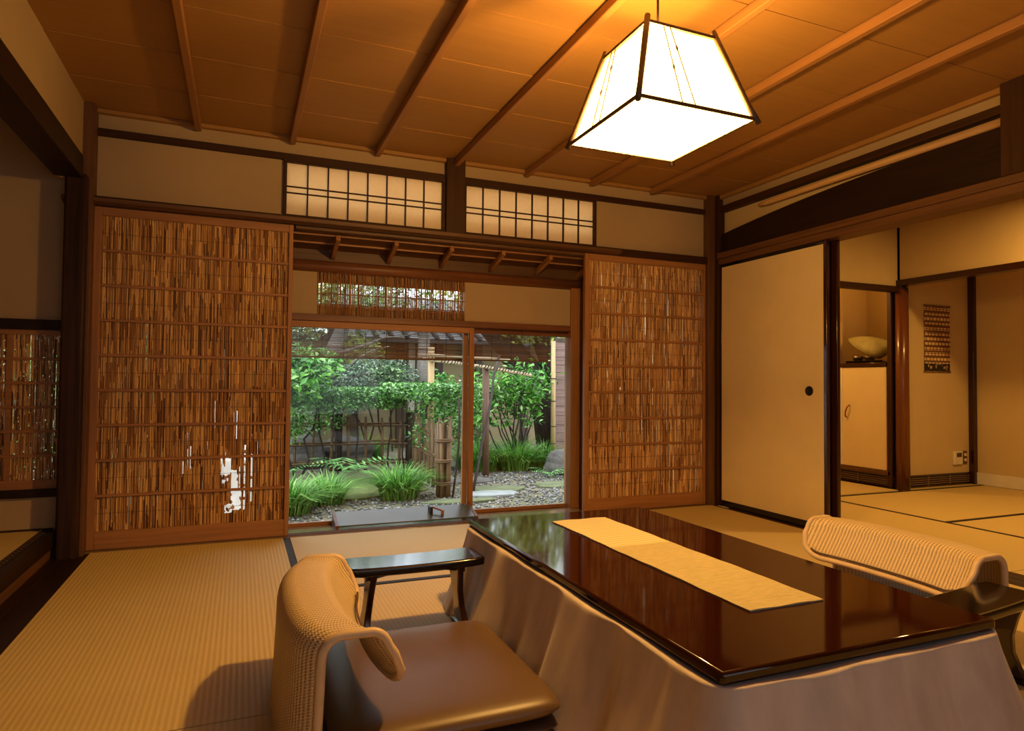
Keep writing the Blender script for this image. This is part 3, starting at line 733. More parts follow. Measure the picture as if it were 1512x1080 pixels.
# ================================================================== PENDANT LAMP
LC = Vector((1.247, 1.79, 0))
lp = thing('pendant_lamp', 'square tapered paper pendant lamp with dark wooden frame hanging from ceiling', 'lamp', (LC.x, LC.y, 1.98))
zb, zt, hb_, ht = 1.70, 1.98, .213, .130
cor = [(-1, -1), (1, -1), (1, 1), (-1, 1)]
def lpnt(i, z, e=0):
    k = (z-zb)/(zt-zb); h = hb_+(ht-hb_)*k+e; return Vector((LC.x+cor[i % 4][0]*h, LC.y+cor[i % 4][1]*h, z))
for i in range(4):
    a, b, c, d = lpnt(i, zb+.006, -.006), lpnt(i+1, zb+.006, -.006), lpnt(i+1, zt-.004, -.006), lpnt(i, zt-.004, -.006)
    obj('paper_panel', MB().add([a, b, c, d], [(0,1,2,3)]), 'lamp_paper', lp)
    obj('corner_bar', MB().tube([lpnt(i, zb-.012, .003), lpnt(i, zb+.05), lpnt(i, zt-.06), lpnt(i, zt+.022)], [.0095, .0085, .0098, .0095], 8), 'lamp_wood', lp, smooth=True)
    obj('bottom_rail', MB().bar(lpnt(i, zb+.004), lpnt(i+1, zb+.004), .008, .008), 'lamp_wood', lp)
    obj('top_rail', MB().bar(lpnt(i, zt), lpnt(i+1, zt), .009, .009), 'lamp_wood', lp)
    for q, (u0, u1, kz) in enumerate(((.36, .35, .45), (.47, .44, .72))):
        p0 = lpnt(i, zb+.008, .001).lerp(lpnt(i+1, zb+.008, .001), u0); p1 = lpnt(i, zt, .001).lerp(lpnt(i+1, zt, .001), u1-.12)
        kp = p0.lerp(p1, kz)
        obj('twig', MB().tube([p0, p0.lerp(p1, kz-.04), kp, p0.lerp(p1, kz+.04), p1], [.0018, .0018, .0042, .0018, .0018], 6), 'lamp_wood', lp)
obj('paper_panel', MB().add([lpnt(i, zb+.002, -.006) for i in range(4)], [(3,2,1,0)]), 'lamp_base', lp)
obj('paper_panel', MB().add([lpnt(i, zt-.006, -.007) for i in range(4)], [(0,1,2,3)]), 'lamp_paper', lp)
obj('cross_bar', MB().bar((LC.x-ht, LC.y, zt), (LC.x+ht, LC.y, zt), .012, .008), 'lamp_wood', lp)
obj('cord', MB().tube([(LC.x, LC.y, zt), (LC.x, LC.y, CZ-.03)], .0042, 8), 'cord', lp, smooth=True)
obj('ceiling_cap', MB().lathe([(0, -.04), (.03, -.035), (.045, -.005), (.045, 0)], (LC.x, LC.y, CZ-.004), 20), 'lamp_wood', lp, smooth=True)
light('pendant_bulb', 'POINT', (LC.x, LC.y, 1.83), BULB_W, WARM, shadow_soft_size=.035)

# ================================================================== LOW TABLE
TX0, TX1, TY0, TY1, TZ = .850, 1.655, 1.005, 2.50, .33
tb = thing('low_table', 'low rectangular table with glossy dark brown lacquer top and draped quilt', 'table', ((TX0+TX1)/2, (TY0+TY1)/2, 0))
obj('table_top', MB().box(TX0, TX1, TY0, TY1, TZ-.026, TZ), 'table_top', tb, .007)
for x in (TX0+.12, TX1-.12):
    for y in (TY0+.12, TY1-.12): obj('leg', MB().box(x-.03, x+.03, y-.03, y+.03, 0, TZ-.03), 'lacq', tb, .004)
obj('apron', MB().box(TX0+.09, TX1-.09, TY0+.09, TY1-.09, TZ-.07, TZ-.03), 'lacq', tb, .003)
# quilt: skirt with folds and a rolled top edge
def quilt():
    i0 = .012
    x0, x1, y0, y1 = TX0+i0, TX1-i0, TY0+i0, TY1-i0
    path = []
    def run(a, b, n, nx, ny):
        for k in range(n): u = k/n; path.append((a[0]+(b[0]-a[0])*u, a[1]+(b[1]-a[1])*u, nx, ny, u))
    run((x0, y1), (x0, y0), 70, -1, 0); run((x0, y0), (x1, y0), 44, 0, -1); run((x1, y0), (x1, y1), 70, 1, 0); run((x1, y1), (x0, y1), 44, 0, 1)
    n = len(path); zs = [.292, .305, .300, .285, .25, .20, .14, .08, .03, .004]
    mb = MB(); ph = rng.uniform(0, 6, 6)
    for j, z in enumerate(zs):
        d = max(0, (.300-z)/.296); s = max(0, j-1)/8
        for i, (x, y, nx, ny, u) in enumerate(path):
            L = 1.4 if nx else .78; q = u*L
            cornr = min(u, 1-u)*L
            f = (sin(q*13+ph[0]+nx)*.5 + sin(q*23+ph[1]+ny*2)*.3 + sin(q*41+ph[2])*.22 + sin(q*67+ph[4])*.14)
            k = min(1, cornr/.12)
            near = 1 if ny == -1 else 0
            flare = (.095 if nx == -1 else .13 if nx == 1 else .10)
            out = .031 + flare*d**1.25 + f*.042*s*k
            if j == 0: out = -.03
            if j == 1: out = .030
            mb.v.append((x+nx*out, y+ny*out, z+sin(q*17+ph[3])*.002))
    # soften the corners: neighbours across a corner fan out diagonally
    V = np.array(mb.v).reshape(len(zs), n, 3)
    starts = [0, 70, 114, 184]
    for st in starts:
        for j in range(1, len(zs)):
            d = max(0, (.300-zs[j])/.296)
            a = V[j, (st-1) % n].copy(); b = V[j, (st+1) % n].copy()
            mid = (a+b)/2; cen = np.array([(TX0+TX1)/2, (TY0+TY1)/2, mid[2]]); dr_ = (mid-cen); dr_[2] = 0; dr_ /= np.linalg.norm(dr_)
            V[j, st] = mid + dr_*(.012+.05*d)
    mb.v = [tuple(p) for p in V.reshape(-1, 3)]
    for j in range(len(zs)-1):
        for i in range(n): i2 = (i+1) % n; mb.f.append((j*n+i, j*n+i2, (j+1)*n+i2, (j+1)*n+i))
    return mb
qo = obj('quilt', quilt(), 'blanket', tb, smooth=True)
sub = qo.modifiers.new('sub', 'SUBSURF'); sub.levels = 1; sub.render_levels = 1
# runner on the table
rn = MB(); nx_, ny_ = 12, 50
for k in range(2):
    for j in range(ny_+1):
        for i in range(nx_+1):
            u, v = i/nx_, j/ny_
            e = .0012*sin(v*47)*(abs(u-.5)*2)**6
            rn.v.append((1.140+.237*u+e*(1 if u > .5 else -1), 1.25+1.085*v, TZ+.0008+(.0028 if k else 0)+ (.0018*(sin(v*300+i)*.5+.5)*k)))
nn = (nx_+1)*(ny_+1)
for j in range(ny_):
    for i in range(nx_):
        a = j*(nx_+1)+i; rn.f.append((a, a+nx_+1, a+nx_+2, a+1)); rn.f.append((nn+a, nn+a+1, nn+a+nx_+2, nn+a+nx_+1))
for j in range(ny_):
    for i in (0, nx_): a = j*(nx_+1)+i; rn.f.append((a, a+nx_+1, nn+a+nx_+1, nn+a))
for i in range(nx_):
    for j in (0, ny_): a = j*(nx_+1)+i; rn.f.append((a, a+1, nn+a+1, nn+a))
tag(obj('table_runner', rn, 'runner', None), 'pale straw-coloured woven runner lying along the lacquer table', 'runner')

# ================================================================== FLOOR CHAIRS
def cane_back(root, flip, x_end, yc, half, top, thick, bow, z_flap, lean):
    """inverted-U woven shell; local axes: forward is +x when flip=1, -x when flip=-1"""
    nu, V, UV = 44, [], []
    # profile: arc-length param
    def prof(cut):
        P = []
        for z in (.012, .08, .15, .21, top-.05): P.append((-lean*(1-z/top)**1.5, z))
        r = .045
        for k in range(0, 7):
            a = pi - pi/2*k/6; P.append((r+r*cos(a), top-r+r*sin(a)))
        for k in range(1, 7):
            a = pi/2-(pi/2-.25)*k/6; P.append((thick-r+r*cos(a), top-r+r*sin(a)))
        fx, fz = P[-1]
        for k in range(1, 5):
            q = k/4*cut; P.append((fx+.070*q, fz-(fz-z_flap)*q))
        return P
    np_ = None
    for i in range(nu+1):
        u = -1+2*i/nu; au = abs(u)
        # rounded lower corners of the flap
        cut = 1.0 if au < .72 else 1-.80*(1-math.sqrt(max(0, 1-((au-.72)/.28)**2)))
        P = prof(cut); np_ = len(P); s = 0
        off = bow*(au**2.6) + .022*au**9 - bow
        for k, (px, pz) in enumerate(P):
            if k: s += math.hypot(px-P[k-1][0], pz-P[k-1][1])
            V.append((x_end + flip*(px+off), yc+u*half, pz)); UV.append((u*half, s))
    mb = MB(); mb.v = V
    for i in range(nu):
        for k in range(np_-1): a = i*np_+k; mb.f.append((a, a+1, a+np_+1, a+np_))
    o = obj('woven_back', mb, 'rattan', root, smooth=True, uvs=UV)
    sd = o.modifiers.new('solid', 'SOLIDIFY'); sd.thickness = .007; sd.offset = 0
    loop = [V[k] for k in range(np_)] + [V[i*np_+np_-1] for i in range(1, nu+1)] + [V[nu*np_+k] for k in range(np_-2, -1, -1)]
    obj('cane_rim', MB().tube(loop, .0105, 10), 'cane_rim', root, smooth=True)
    # a second, thin cane just inside the flap edge
    lp2 = [(V[i*np_+np_-1][0], V[i*np_+np_-1][1], V[i*np_+np_-1][2]+.020) for i in range(3, nu-2)]
    obj('edge_cane', MB().tube([(x_-flip*.002+flip*.004, y_, z_) for x_, y_, z_ in lp2], .0035, 6), 'twig', root, smooth=True)
def pillow(x0, x1, y0, y1, z0, z1, n=24):
    mb = MB()
    for s in (0, 1):
        for j in range(n+1):
            for i in range(n+1):
                u, v = sin((i/n*2-1)*pi/2), sin((j/n*2-1)*pi/2)
                e = max(0, 1-abs(u)**12)**.5 * max(0, 1-abs(v)**12)**.5
                pu = u*(1-.045*(abs(v)**8)); pv = v*(1-.045*(abs(u)**8))
                zm = (z0+z1)/2; h = (z1-z0)/2
                crown = .85+.15*(1-u*u)*(1-v*v)
                pass
                mb.v.append(((x0+x1)/2+pu*(x1-x0)/2, (y0+y1)/2+pv*(y1-y0)/2, zm+(h*e*crown if s else -h*e)))
    nn = (n+1)**2
    for j in range(n):
        for i in range(n):
            a = j*(n+1)+i; mb.f.append((a, a+n+1, a+n+2, a+1)); mb.f.append((nn+a, nn+a+1, nn+a+n+2, nn+a+n+1))
    return mb
def chair(flip, x_end, yc, label, cx0, cx1, y0, y1):
    r = thing('floor_chair', label, 'chair', ((cx0+cx1)/2, yc, 0), 'cane floor chairs at the table')
    cane_back(r, flip, x_end, yc, .335, .325, .145, .046, .186, .014)
    obj('seat_base', MB().box(min(cx0, cx1), max(cx0, cx1)-.01, y0+.03, y1-.03, .0, .022), 'redlog_x', r, .006)
    obj('lower_pad', pillow(min(cx0, cx1)+.0, max(cx0, cx1), y0+.004, y1-.004, .020, .062), 'cushion_dark', r, smooth=True)
    obj('seat_cushion', pillow(min(cx0, cx1)+.02, max(cx0, cx1)+.004, y0, y1, .056, .116), 'cushion', r, smooth=True)
    return r
chair(1, .148, 1.80, 'low cane-backed floor chair with brown satin cushion in the foreground', .175, .745, 1.44, 2.06)
chair(-1, 2.345, 1.72, 'low cane-backed floor chair on the far side of the table', 1.80, 2.32, 1.42, 2.02)

# ================================================================== ARMRESTS
def armrest(cx, cyy, rot, label):
    r = thing('armrest', label, 'armrest', (cx, cyy, 0), 'lacquered armrests beside the floor chairs')
    L, Wd, H = .470, .165, .265
    top = MB(); n = 12
    pr = [(-Wd/2, -.010), (-Wd/2+.006, -.030), (Wd/2-.006, -.030), (Wd/2, -.010), (Wd/2-.004, .0), (-Wd/2+.004, .0)]
    for i in range(n+1):
        u = i/n*2-1; sag = .004*(u*u)-.002; k = 1-.10*max(0, abs(u)-.85)/.15
        for (py, pz) in pr: top.v.append((u*L/2, py*k, H+pz+sag-.004))
    m_ = len(pr)
    for i in range(n):
        for k in range(m_): k2 = (k+1) % m_; top.f.append((i*m_+k, i*m_+k2, (i+1)*m_+k2, (i+1)*m_+k))
    top.f.append(tuple(range(m_))); top.f.append(tuple(n*m_+k for k in range(m_)))
    ap_ = MB(); pa = [(-.175, H-.026)] + [(-.175+.35*k/10, H-.060+.022*sin(pi*k/10)) for k in range(11)] + [(.175, H-.026)]
    parts = [('top_board', top, 'lacq', .005), ('apron', ap_.prism(pa, 'y', -.035, .035), 'lacq_red', .002)]
    for s in (-1, 1):
        leg = MB(); zs = [0.012, .04, .09, .14, .19, .235]; ws = [.070, .052, .036, .036, .050, .066]; xs = [.176, .172, .164, .158, .154, .150]
        for z, w_, x_ in zip(zs, ws, xs):
            for dy, dx in ((-w_, -.011), (w_, -.011), (w_, .011), (-w_, .011)): leg.v.append((s*x_+dx, dy, z))
        for i in range(len(zs)-1):
            for k in range(4): k2 = (k+1) % 4; leg.f.append((i*4+k, i*4+k2, (i+1)*4+k2, (i+1)*4+k))
        leg.f.append((3,2,1,0)); e = (len(zs)-1)*4; leg.f.append((e, e+1, e+2, e+3))
        parts.append(('leg', leg, 'lacq_red', .004))
        parts.append(('foot_bar', MB().box(s*.176-.018, s*.176+.018, -.082, .082, 0, .018), 'lacq', .004))
    Rz = Matrix.Rotation(rot, 4, 'Z')
    for nm, mb, mt, bv in parts:
        mb.v = [tuple(Rz @ Vector(p) + Vector((cx, cyy, 0))) for p in mb.v]; obj(nm, mb, mt, r, bv)
    return r
armrest(.571, 2.262, 0, 'black lacquer armrest on curved legs beside the foreground chair')
armrest(1.968, 1.262, radians(7), 'black lacquer armrest at the right, past the table corner')

# ================================================================== GARDEN
GZ = -.35
gr = struct(box('ground', (-8, 14, W+.10, 16, GZ-.2, GZ), 'ground', None, 0))
def rand_dirs(n):
    v = rng.normal(size=(n, 3)); return v/np.linalg.norm(v, axis=1)[:, None]
def leaves(P, size, up=.5, aspect=.45, jitter=.35):
    """diamond leaves folded along the midrib; P (n,3) -> verts, quads"""
    n = len(P); d = rand_dirs(n); d[:, 2] *= .6; d /= np.linalg.norm(d, axis=1)[:, None]
    nrm = rand_dirs(n) + np.array([0, -.35, up*2]); nrm -= (nrm*d).sum(1)[:, None]*d; nrm /= np.linalg.norm(nrm, axis=1)[:, None]
    s = np.cross(d, nrm); L = size*(1+rng.uniform(-jitter, jitter, n))[:, None]
    a = P - d*L/2; b = P + d*L/2 - nrm*L*.10; c = P + s*L*aspect/2 + nrm*L*.08; e = P - s*L*aspect/2 + nrm*L*.08
    V = np.stack([a, c, b, e], 1).reshape(-1, 3); i = np.arange(n)*4
    F = np.concatenate([np.stack([i, i+1, i+2], 1), np.stack([i, i+2, i+3], 1)])
    return V, F
def blob(c, r, n, shell=.55):
    d = rand_dirs(n); k = (shell+(1-shell)*rng.random(n)**.6)[:, None]
    return np.array(c)+d*k*np.array(r)
def inbox(lo, hi, n, top_bias=0):
    p = rng.random((n, 3))
    if top_bias: p[:, 2] = p[:, 2]**(1/top_bias)
    return np.array(lo)+p*(np.array(hi)-np.array(lo))
def foliage(P, size, mat, parent, aspect=.45, up=.5, name='foliage'):
    V, F = leaves(P, size, up, aspect); return stuff(rawmesh(name, V, F, mat, parent))
def stems(parent, lst, mat='branch', name='stem'):
    for pts, r in lst: obj(name, MB().tube(pts, r, 6), mat, parent, smooth=True)
def wig(a, b, n=5, amp=.04):
    a = np.array(a, float); b = np.array(b, float)
    return [tuple(a+(b-a)*k/n + (rng.normal(size=3)*amp if 0 < k < n else 0)) for k in range(n+1)]

# gravel
def pebbles():
    n = 9000
    px = rng.uniform(-.3, 5.2, n); py = rng.uniform(5.3, 9.2, n)
    keep = ~((px < 2.0) & (py > 7.2)) & ~((px > 3.1) & (py > 8.4))
    px, py = px[keep], py[keep]; n = len(px)
    s = rng.uniform(.008, .022, n)*(1+.04*(py-5)); base = np.array([(1,0,0), (0,1,0), (-1,0,0), (0,-1,0), (0,0,.7), (0,0,-.5)])
    V = base[None]*s[:, None, None]*rng.uniform(.7, 1.3, (n, 6, 1)); a = rng.uniform(0, 6.28, n); ca, sa = np.cos(a)[:, None], np.sin(a)[:, None]
    X = V[..., 0]*ca-V[..., 1]*sa+px[:, None]; Y = V[..., 0]*sa+V[..., 1]*ca+py[:, None]; Z = V[..., 2]+GZ+.005
    V = np.stack([X, Y, Z], -1).reshape(-1, 3); f = np.array([(0,1,4), (1,2,4), (2,3,4), (3,0,4), (1,0,5), (2,1,5), (3,2,5), (0,3,5)])
    F = (f[None]+np.arange(n)[:, None, None]*6).reshape(-1, 3)
    return rawmesh('gravel', V, F, 'gravel')
o = stuff(pebbles()); tag(o, 'grey gravel spread over the garden path', 'gravel')
# moss patch
def flatstone(name, c, rx, ry, h, mat, label, cat='stone', group=None, rough=.12):
    mb = MB(); n = 14; k = [1+rng.uniform(-rough, rough) for _ in range(n)]
    for z, s in ((GZ-.02, 1.0), (GZ+h*.7, 1.0), (GZ+h, .90)):
        for i in range(n): a = 2*pi*i/n; mb.v.append((c[0]+rx*s*k[i]*cos(a), c[1]+ry*s*k[i]*sin(a), z+(rng.uniform(-.006, .006) if z > GZ else 0)))
    for j in range(2):
        for i in range(n): i2 = (i+1) % n; mb.f.append((j*n+i, j*n+i2, (j+1)*n+i2, (j+1)*n+i))
    mb.f.append(tuple(2*n+i for i in range(n)))
    o = obj(name, mb, mat, None, .006); tag(o, label, cat, group); return o
flatstone('moss_patch', (1.25, 7.6), .75, .7, .03, 'moss', 'brown-green moss mound between the two grass clumps', 'moss')
flatstone('flagstone', (2.55, 6.72), .30, .16, .035, 'rock_blue', 'wet blue-grey flagstone nearest the right window pane', group='flagstones in the gravel')
flatstone('flagstone', (2.75, 7.02), .32, .17, .03, 'rock_green', 'mossy flagstone just behind the blue-grey flagstone', group='flagstones in the gravel')
flatstone('flagstone', (3.55, 7.10), .32, .22, .03, 'rock_green', 'dark mossy flagstone by the right edge of the window', group='flagstones in the gravel')
flatstone('flagstone', (2.62, 7.75), .34, .20, .03, 'rock', 'grey flagstone right of the fence end', group='flagstones in the gravel')
flatstone('edging_stone', (2.10, 6.42), .38, .10, .03, 'rock_green', 'low mossy edging stone at the foot of the middle stile', group='flagstones in the gravel')
def boulder(c, r, mat, label, group=None):
    bm = bmesh.new(); bmesh.ops.create_icosphere(bm, subdivisions=3, radius=1)
    ph = rng.uniform(0, 6, 6)
    for v in bm.verts:
        p = v.co; k = 1+.13*sin(p.x*3+ph[0])+.1*sin(p.y*4+ph[1])+.1*sin(p.z*5+ph[2])
        v.co = Vector((c[0]+p.x*r[0]*k, c[1]+p.y*r[1]*k, c[2]+p.z*r[2]*k))
    me = bpy.data.meshes.new('boulder'); bm.to_mesh(me); bm.free(); me.materials.append(M[mat])
    o = bpy.data.objects.new('boulder', me); COL.objects.link(o); return tag(o, label, 'rock', group)
boulder((4.15, 8.0, GZ+.10), (.30, .25, .22), 'rock', 'rounded rock below the board fence by a fern', 'garden rocks')
boulder((.75, 9.75, GZ+.16), (.35, .25, .26), 'rock', 'dark rock behind the left end of the bamboo fence', 'garden rocks')
boulder((1.45, 9.95, GZ+.15), (.45, .25, .24), 'rock', 'broad rock behind the middle of the bamboo fence', 'garden rocks')
boulder((-.20, 6.0, GZ+.42), (.36, .3, .60), 'rock_white', 'added pale stone that brightens the gap in the left reed door', 'garden rocks')  # invented stone, placed so the reed gap looks bright

# grass clumps
def grass(c, rx, ry, h, n, label, mat='grass', spread=.55):
    r = thing('grass_clump', label, 'grass', (c[0], c[1], GZ), 'grass clumps in the garden')
    a = rng.uniform(0, 6.283, n); k = np.sqrt(rng.random(n)); bx_, by = c[0]+rx*k*np.cos(a)*.62, c[1]+ry*k*np.sin(a)*.62
    a2 = a+rng.normal(0, .6, n); L = h*rng.uniform(.7, 1.5, n); wd = rng.uniform(.005, .011, n)
    dx, dy = np.cos(a2), np.sin(a2); sx_, sy = -dy, dx
    V = []; ts = (0, .35, .7, 1.0)
    bend = (.25+1.05*k+rng.uniform(-.15, .25, n))*spread*2
    for t_ in ts:
        out = L*bend*t_**2*.6; z = L*(t_-.45*bend*t_**2.5*.8); ww = wd*(1-t_*.85)
        for s in (-1, 1): V.append(np.stack([bx_+dx*out+sx_*ww*s, by+dy*out+sy*ww*s, GZ+z], -1))
    V = np.stack(V, 1).reshape(-1, 3); i = np.arange(n)*8
    F = np.concatenate([np.stack([i+2*q, i+2*q+1, i+2*q+3, i+2*q+2], 1) for q in range(3)])
    stuff(rawmesh('blades', V, F, mat, r)); return r
grass((.42, 6.42), .30, .30, .34, 700, 'large grass clump at the left jamb of the left pane')
grass((.80, 6.80), .28, .26, .30, 560, 'loose grass clump right of the largest clump, before the ferns')
grass((1.56, 6.86), .30, .28, .36, 900, 'dark arching grass clump before the bamboo fence end')
grass((3.10, 8.75), .45, .45, .42, 800, 'grass clump at the foot of the brown wooden post')
grass((3.65, 8.65), .45, .45, .44, 800, 'grass clump under the many-stemmed shrub')
grass((4.1, 8.6), .35, .35, .38, 500, 'grass clump beside the bamboo corner pole')
grass((1.75, 10.3), .45, .35, .40, 500, 'bright grass clump seen through the bamboo fence')
grass((.55, 10.4), .4, .3, .75, 400, 'light green grass tuft behind the left fence bay')

# ferns
def fern(c, n, L, label):
    r = thing('fern', label, 'fern', c, 'ferns in the garden')
    for q in range(n):
        a = 2*pi*q/n+rng.uniform(-.3, .3); ln = L*rng.uniform(.7, 1.1); el = rng.uniform(.5, 1.0)
        V = []; F = []; K = 11
        for k in range(K):
            t_ = k/(K-1); o_ = ln*t_; z = ln*(el*t_-.75*el*t_*t_); p = np.array((c[0]+cos(a)*o_, c[1]+sin(a)*o_, c[2]+z))
            sd = np.array((-sin(a), cos(a), 0)); fwv = np.array((cos(a), sin(a), -.1)); lw = ln*.26*math.sin(pi*min(1, .12+t_*.88))**.8
            for s in (-1, 1):
                b = len(V); tip = p+sd*s*lw+fwv*lw*.45-np.array((0,0,.15*lw)); wv = ln*.045
                V += [p-fwv*wv*.5, (p+tip)/2+fwv*wv*.7, tip, (p+tip)/2-fwv*wv*.7]; F += [(b, b+1, b+2, b+3)]
        rawmesh('frond', V, F, 'fern', r)
fern((1.22, 8.2, GZ+.14), 10, .62, 'spreading fern left of centre before the bamboo fence')
fern((1.62, 8.1, GZ+.06), 8, .42, 'fern just left of the fence corner')
fern((.55, 8.6, GZ+.08), 6, .34, 'small fern at the left end of the fence')
fern((3.75, 7.72, GZ+.04), 8, .34, 'pale fern in front of the shrub grass')
fern((4.12, 7.55, GZ+.02), 8, .38, 'bright fern in front of the rounded rock')
fern((.16, 6.2, GZ+.1), 6, .30, 'pale fern leaf at the left jamb among grass')

# bamboo fences
def fence(label, p0, p1, n, hts, rails, corner):
    r = thing('bamboo_fence', label, 'fence', (p0[0], p0[1], GZ), 'bamboo fence sections')
    p0 = np.array(p0); p1 = np.array(p1)
    for k in range(n):
        q = p0+(p1-p0)*(k+.5)/n; rr = rng.uniform(.016, .024)
        obj('picket', MB().tube([(q[0], q[1], GZ-.05), (q[0]+rng.normal()*.01, q[1], GZ+hts*.5), (q[0]+rng.normal()*.015, q[1], GZ+hts*rng.uniform(.92, 1.05))], rr, 8), 'bamboo_old', r, smooth=True)
    for z in rails:
        for dz, dy in ((0, -.03), (.028, .03)):
            a = (p0[0], p0[1]+dy, GZ+z+dz); b = (p1[0], p1[1]+dy, GZ+z+dz)
            obj('rail', MB().tube(wig(a, b, 5, .006), .014, 8), 'bamboo_x', r, smooth=True)
    for c_ in corner: obj('post', MB().tube([(c_[0], c_[1], GZ-.05), (c_[0], c_[1], GZ+c_[2])], c_[3], 12), 'bark', r, smooth=True)
    return r
fence('long bamboo lattice fence running left from the corner post', (.10, 9.35), (2.2, 9.2), 9, .74, (.10, .36, .62), [(2.23, 9.2, .80, .06), (1.25, 9.27, .78, .05), (.3, 9.33, .75, .05)])
fence('short bamboo fence coming forward from the corner post', (2.21, 9.0), (2.05, 7.0), 7, .80, (.12, .36, .60), [])
# the bundled end of the near fence
fe = thing('bamboo_bundle', 'tied bundle of upright bamboo canes ending the near fence', 'bamboo', (2.02, 6.8, GZ))
for k in range(7):
    a = 2*pi*k/6; rr = .048 if k < 6 else 0
    x_, y_ = 2.02+rr*1.3*cos(a), 6.8+rr*cos(a+1.57)
    obj('cane', MB().tube([(x_, y_, GZ-.05), (x_+rng.normal()*.006, y_, GZ+.4), (x_+rng.normal()*.012, y_, GZ+.82+rng.uniform(-.05, .05))], .021, 8), 'bamboo_old', fe, smooth=True)
for z in (.14, .38, .60):
    for dz in (0, .018): obj('tie', MB().tube([(2.02+.090*cos(a), 6.8+.078*sin(a), GZ+z+dz) for a in [2*pi*k/16 for k in range(17)]], .011, 6), 'bamboo_x', fe, smooth=True)

# clipped hedge over both fences
hd = thing('clipped_hedge', 'clipped flat-topped hedge above the bamboo fence', 'hedge', (1.9, 8.2, GZ))
P = np.concatenate([inbox((1.80, 6.65, .66), (2.42, 9.3, .86), 8500, 1.6), inbox((1.95, 6.7, .42), (2.3, 7.3, .70), 300), inbox((1.95, 7.6, .05), (2.2, 8.4, .70), 220),
                    inbox((.75, 8.7, .50), (2.1, 9.3, .80), 5200, 1.5)])
foliage(P, .050, 'leaf_hedge', hd, .55)
stems(hd, [(wig((x_, y_, GZ), (x_+rng.normal()*.1, y_+rng.normal()*.1, .72), 4, .03), .012) for x_, y_ in ((2.1, 6.72), (2.12, 7.2), (2.2, 8.0), (2.05, 8.7), (1.5, 9.1), (1.9, 9.1), (1.0, 9.05))])
# azaleas behind and to the left
az = thing('azalea_bush', 'rounded grey-green azalea behind the clipped hedge', 'bush', (1.75, 10.0, GZ))
foliage(np.concatenate([blob((1.95, 10.0, .92), (.62, .45,   .36), 3600), blob((1.30, 9.9, .75), (.6, .4, .40), 3000)]), .046, 'leaf_grey', az, .5)
stems(az, [(wig((1.8+q*.1, 10, GZ), (1.5+q*.25, 10, .8), 4, .03), .014) for q in range(3)])
lf = thing('leafy_bush', 'green bush with open twigs over the left fence bay', 'bush', (.55, 9.0, GZ))
foliage(np.concatenate([blob((.75, 9.0, .42), (.65, .4, .26), 1300, .2), blob((.45, 8.9, .18), (.35, .3, .26), 260, .1)]), .052, 'leaf_hedge', lf, .5)
stems(lf, [(wig((.75, 8.95, GZ), (.95, 8.95, .6), 5, .03), .014), (wig((.65, 8.95, GZ), (.35, 8.9, .6), 5, .03), .012), (wig((1.2, 8.9, GZ), (1.1, 8.9, .7), 5, .03), .012)])
cm = thing('camellia', 'broad-leaved glossy evergreen at the upper left of the garden', 'shrub', (.45, 8.2, GZ))
foliage(np.concatenate([blob((.55, 8.3, .95), (.50, .45, .38), 1500, .2), blob((.30, 8.2, .60), (.32, .35, .32), 620, .2), blob((.9, 8.5, 1.08), (.30, .3, .22), 420, .2)]), .105, 'leaf_bright', cm, .48)
stems(cm, [(wig((.30, 8.4, GZ), (.45, 8.3, .9), 6, .04), .022), (wig((.45, 8.3, .7), (.95, 8.4, 1.15), 5, .04), .012)])
# garden tree with long horizontal branches, behind the blind
tr_ = thing('garden_tree', 'old tree with long grey branches reaching right behind the blind', 'tree', (.9, 10.4, GZ))
obj('trunk', MB().tube(wig((.85, 10.4, GZ), (1.55, 10.4, 2.3), 6, .05), [.15, .14, .13, .12, .11, .10, .09], 10), 'bark_grey', tr_, smooth=True)
stems(tr_, [(wig((1.1, 10.1, .92), (2.35, 9.4, 1.02), 7, .03), [.03, .028, .024, .02, .017, .013, .01, .006]), (wig((1.25, 10.2, 1.02), (2.0, 9.6, 1.40), 6, .04), [.03, .026, .022, .018, .014, .01, .006]),
            (wig((.85, 10.2, 1.0), (.45, 9.6, 1.75), 6, .04), [.05, .045, .04, .03, .02, .015, .01]), (wig((1.3, 10.3, 1.3), (2.7, 9.8, 1.75), 6, .05), [.03, .026, .022, .018, .014, .01, .006])], 'bark_grey', 'branch')
foliage(np.concatenate([blob((.4, 9.8, 1.75), (.8, .6, .5), 1500, .1), blob((1.9, 10.2, 2.1), (1.1, .7, .5), 1600, .1), blob((2.0, 9.5, 1.02), (.35, .3, .14), 160, .1)]), .075, 'leaf_dark', tr_, .5)
yt = thing('maple_tree', 'yellow-green tree crown high behind the lattice opening', 'tree', (1.6, 11.4, GZ))
obj('trunk', MB().tube(wig((1.5, 11.4, GZ), (1.4, 11.4, 2.6), 5, .04), .09, 8), 'bark', yt, smooth=True)
foliage(np.concatenate([blob((1.2, 11.3, 2.5), (1.5, .8, .95), 3600, .1), blob((1.85, 11.4, 1.42), (.45, .4, .3), 500, .1)]), .095, 'leaf_yellow', yt, .55)
stems(yt, [(wig((1.45, 11.4, 1.9), (.5, 11.0, 3.1), 5, .05), .03), (wig((1.4, 11.4, 2.2), (2.3, 11.3, 3.1), 5, .05), .025)], 'bark', 'branch')
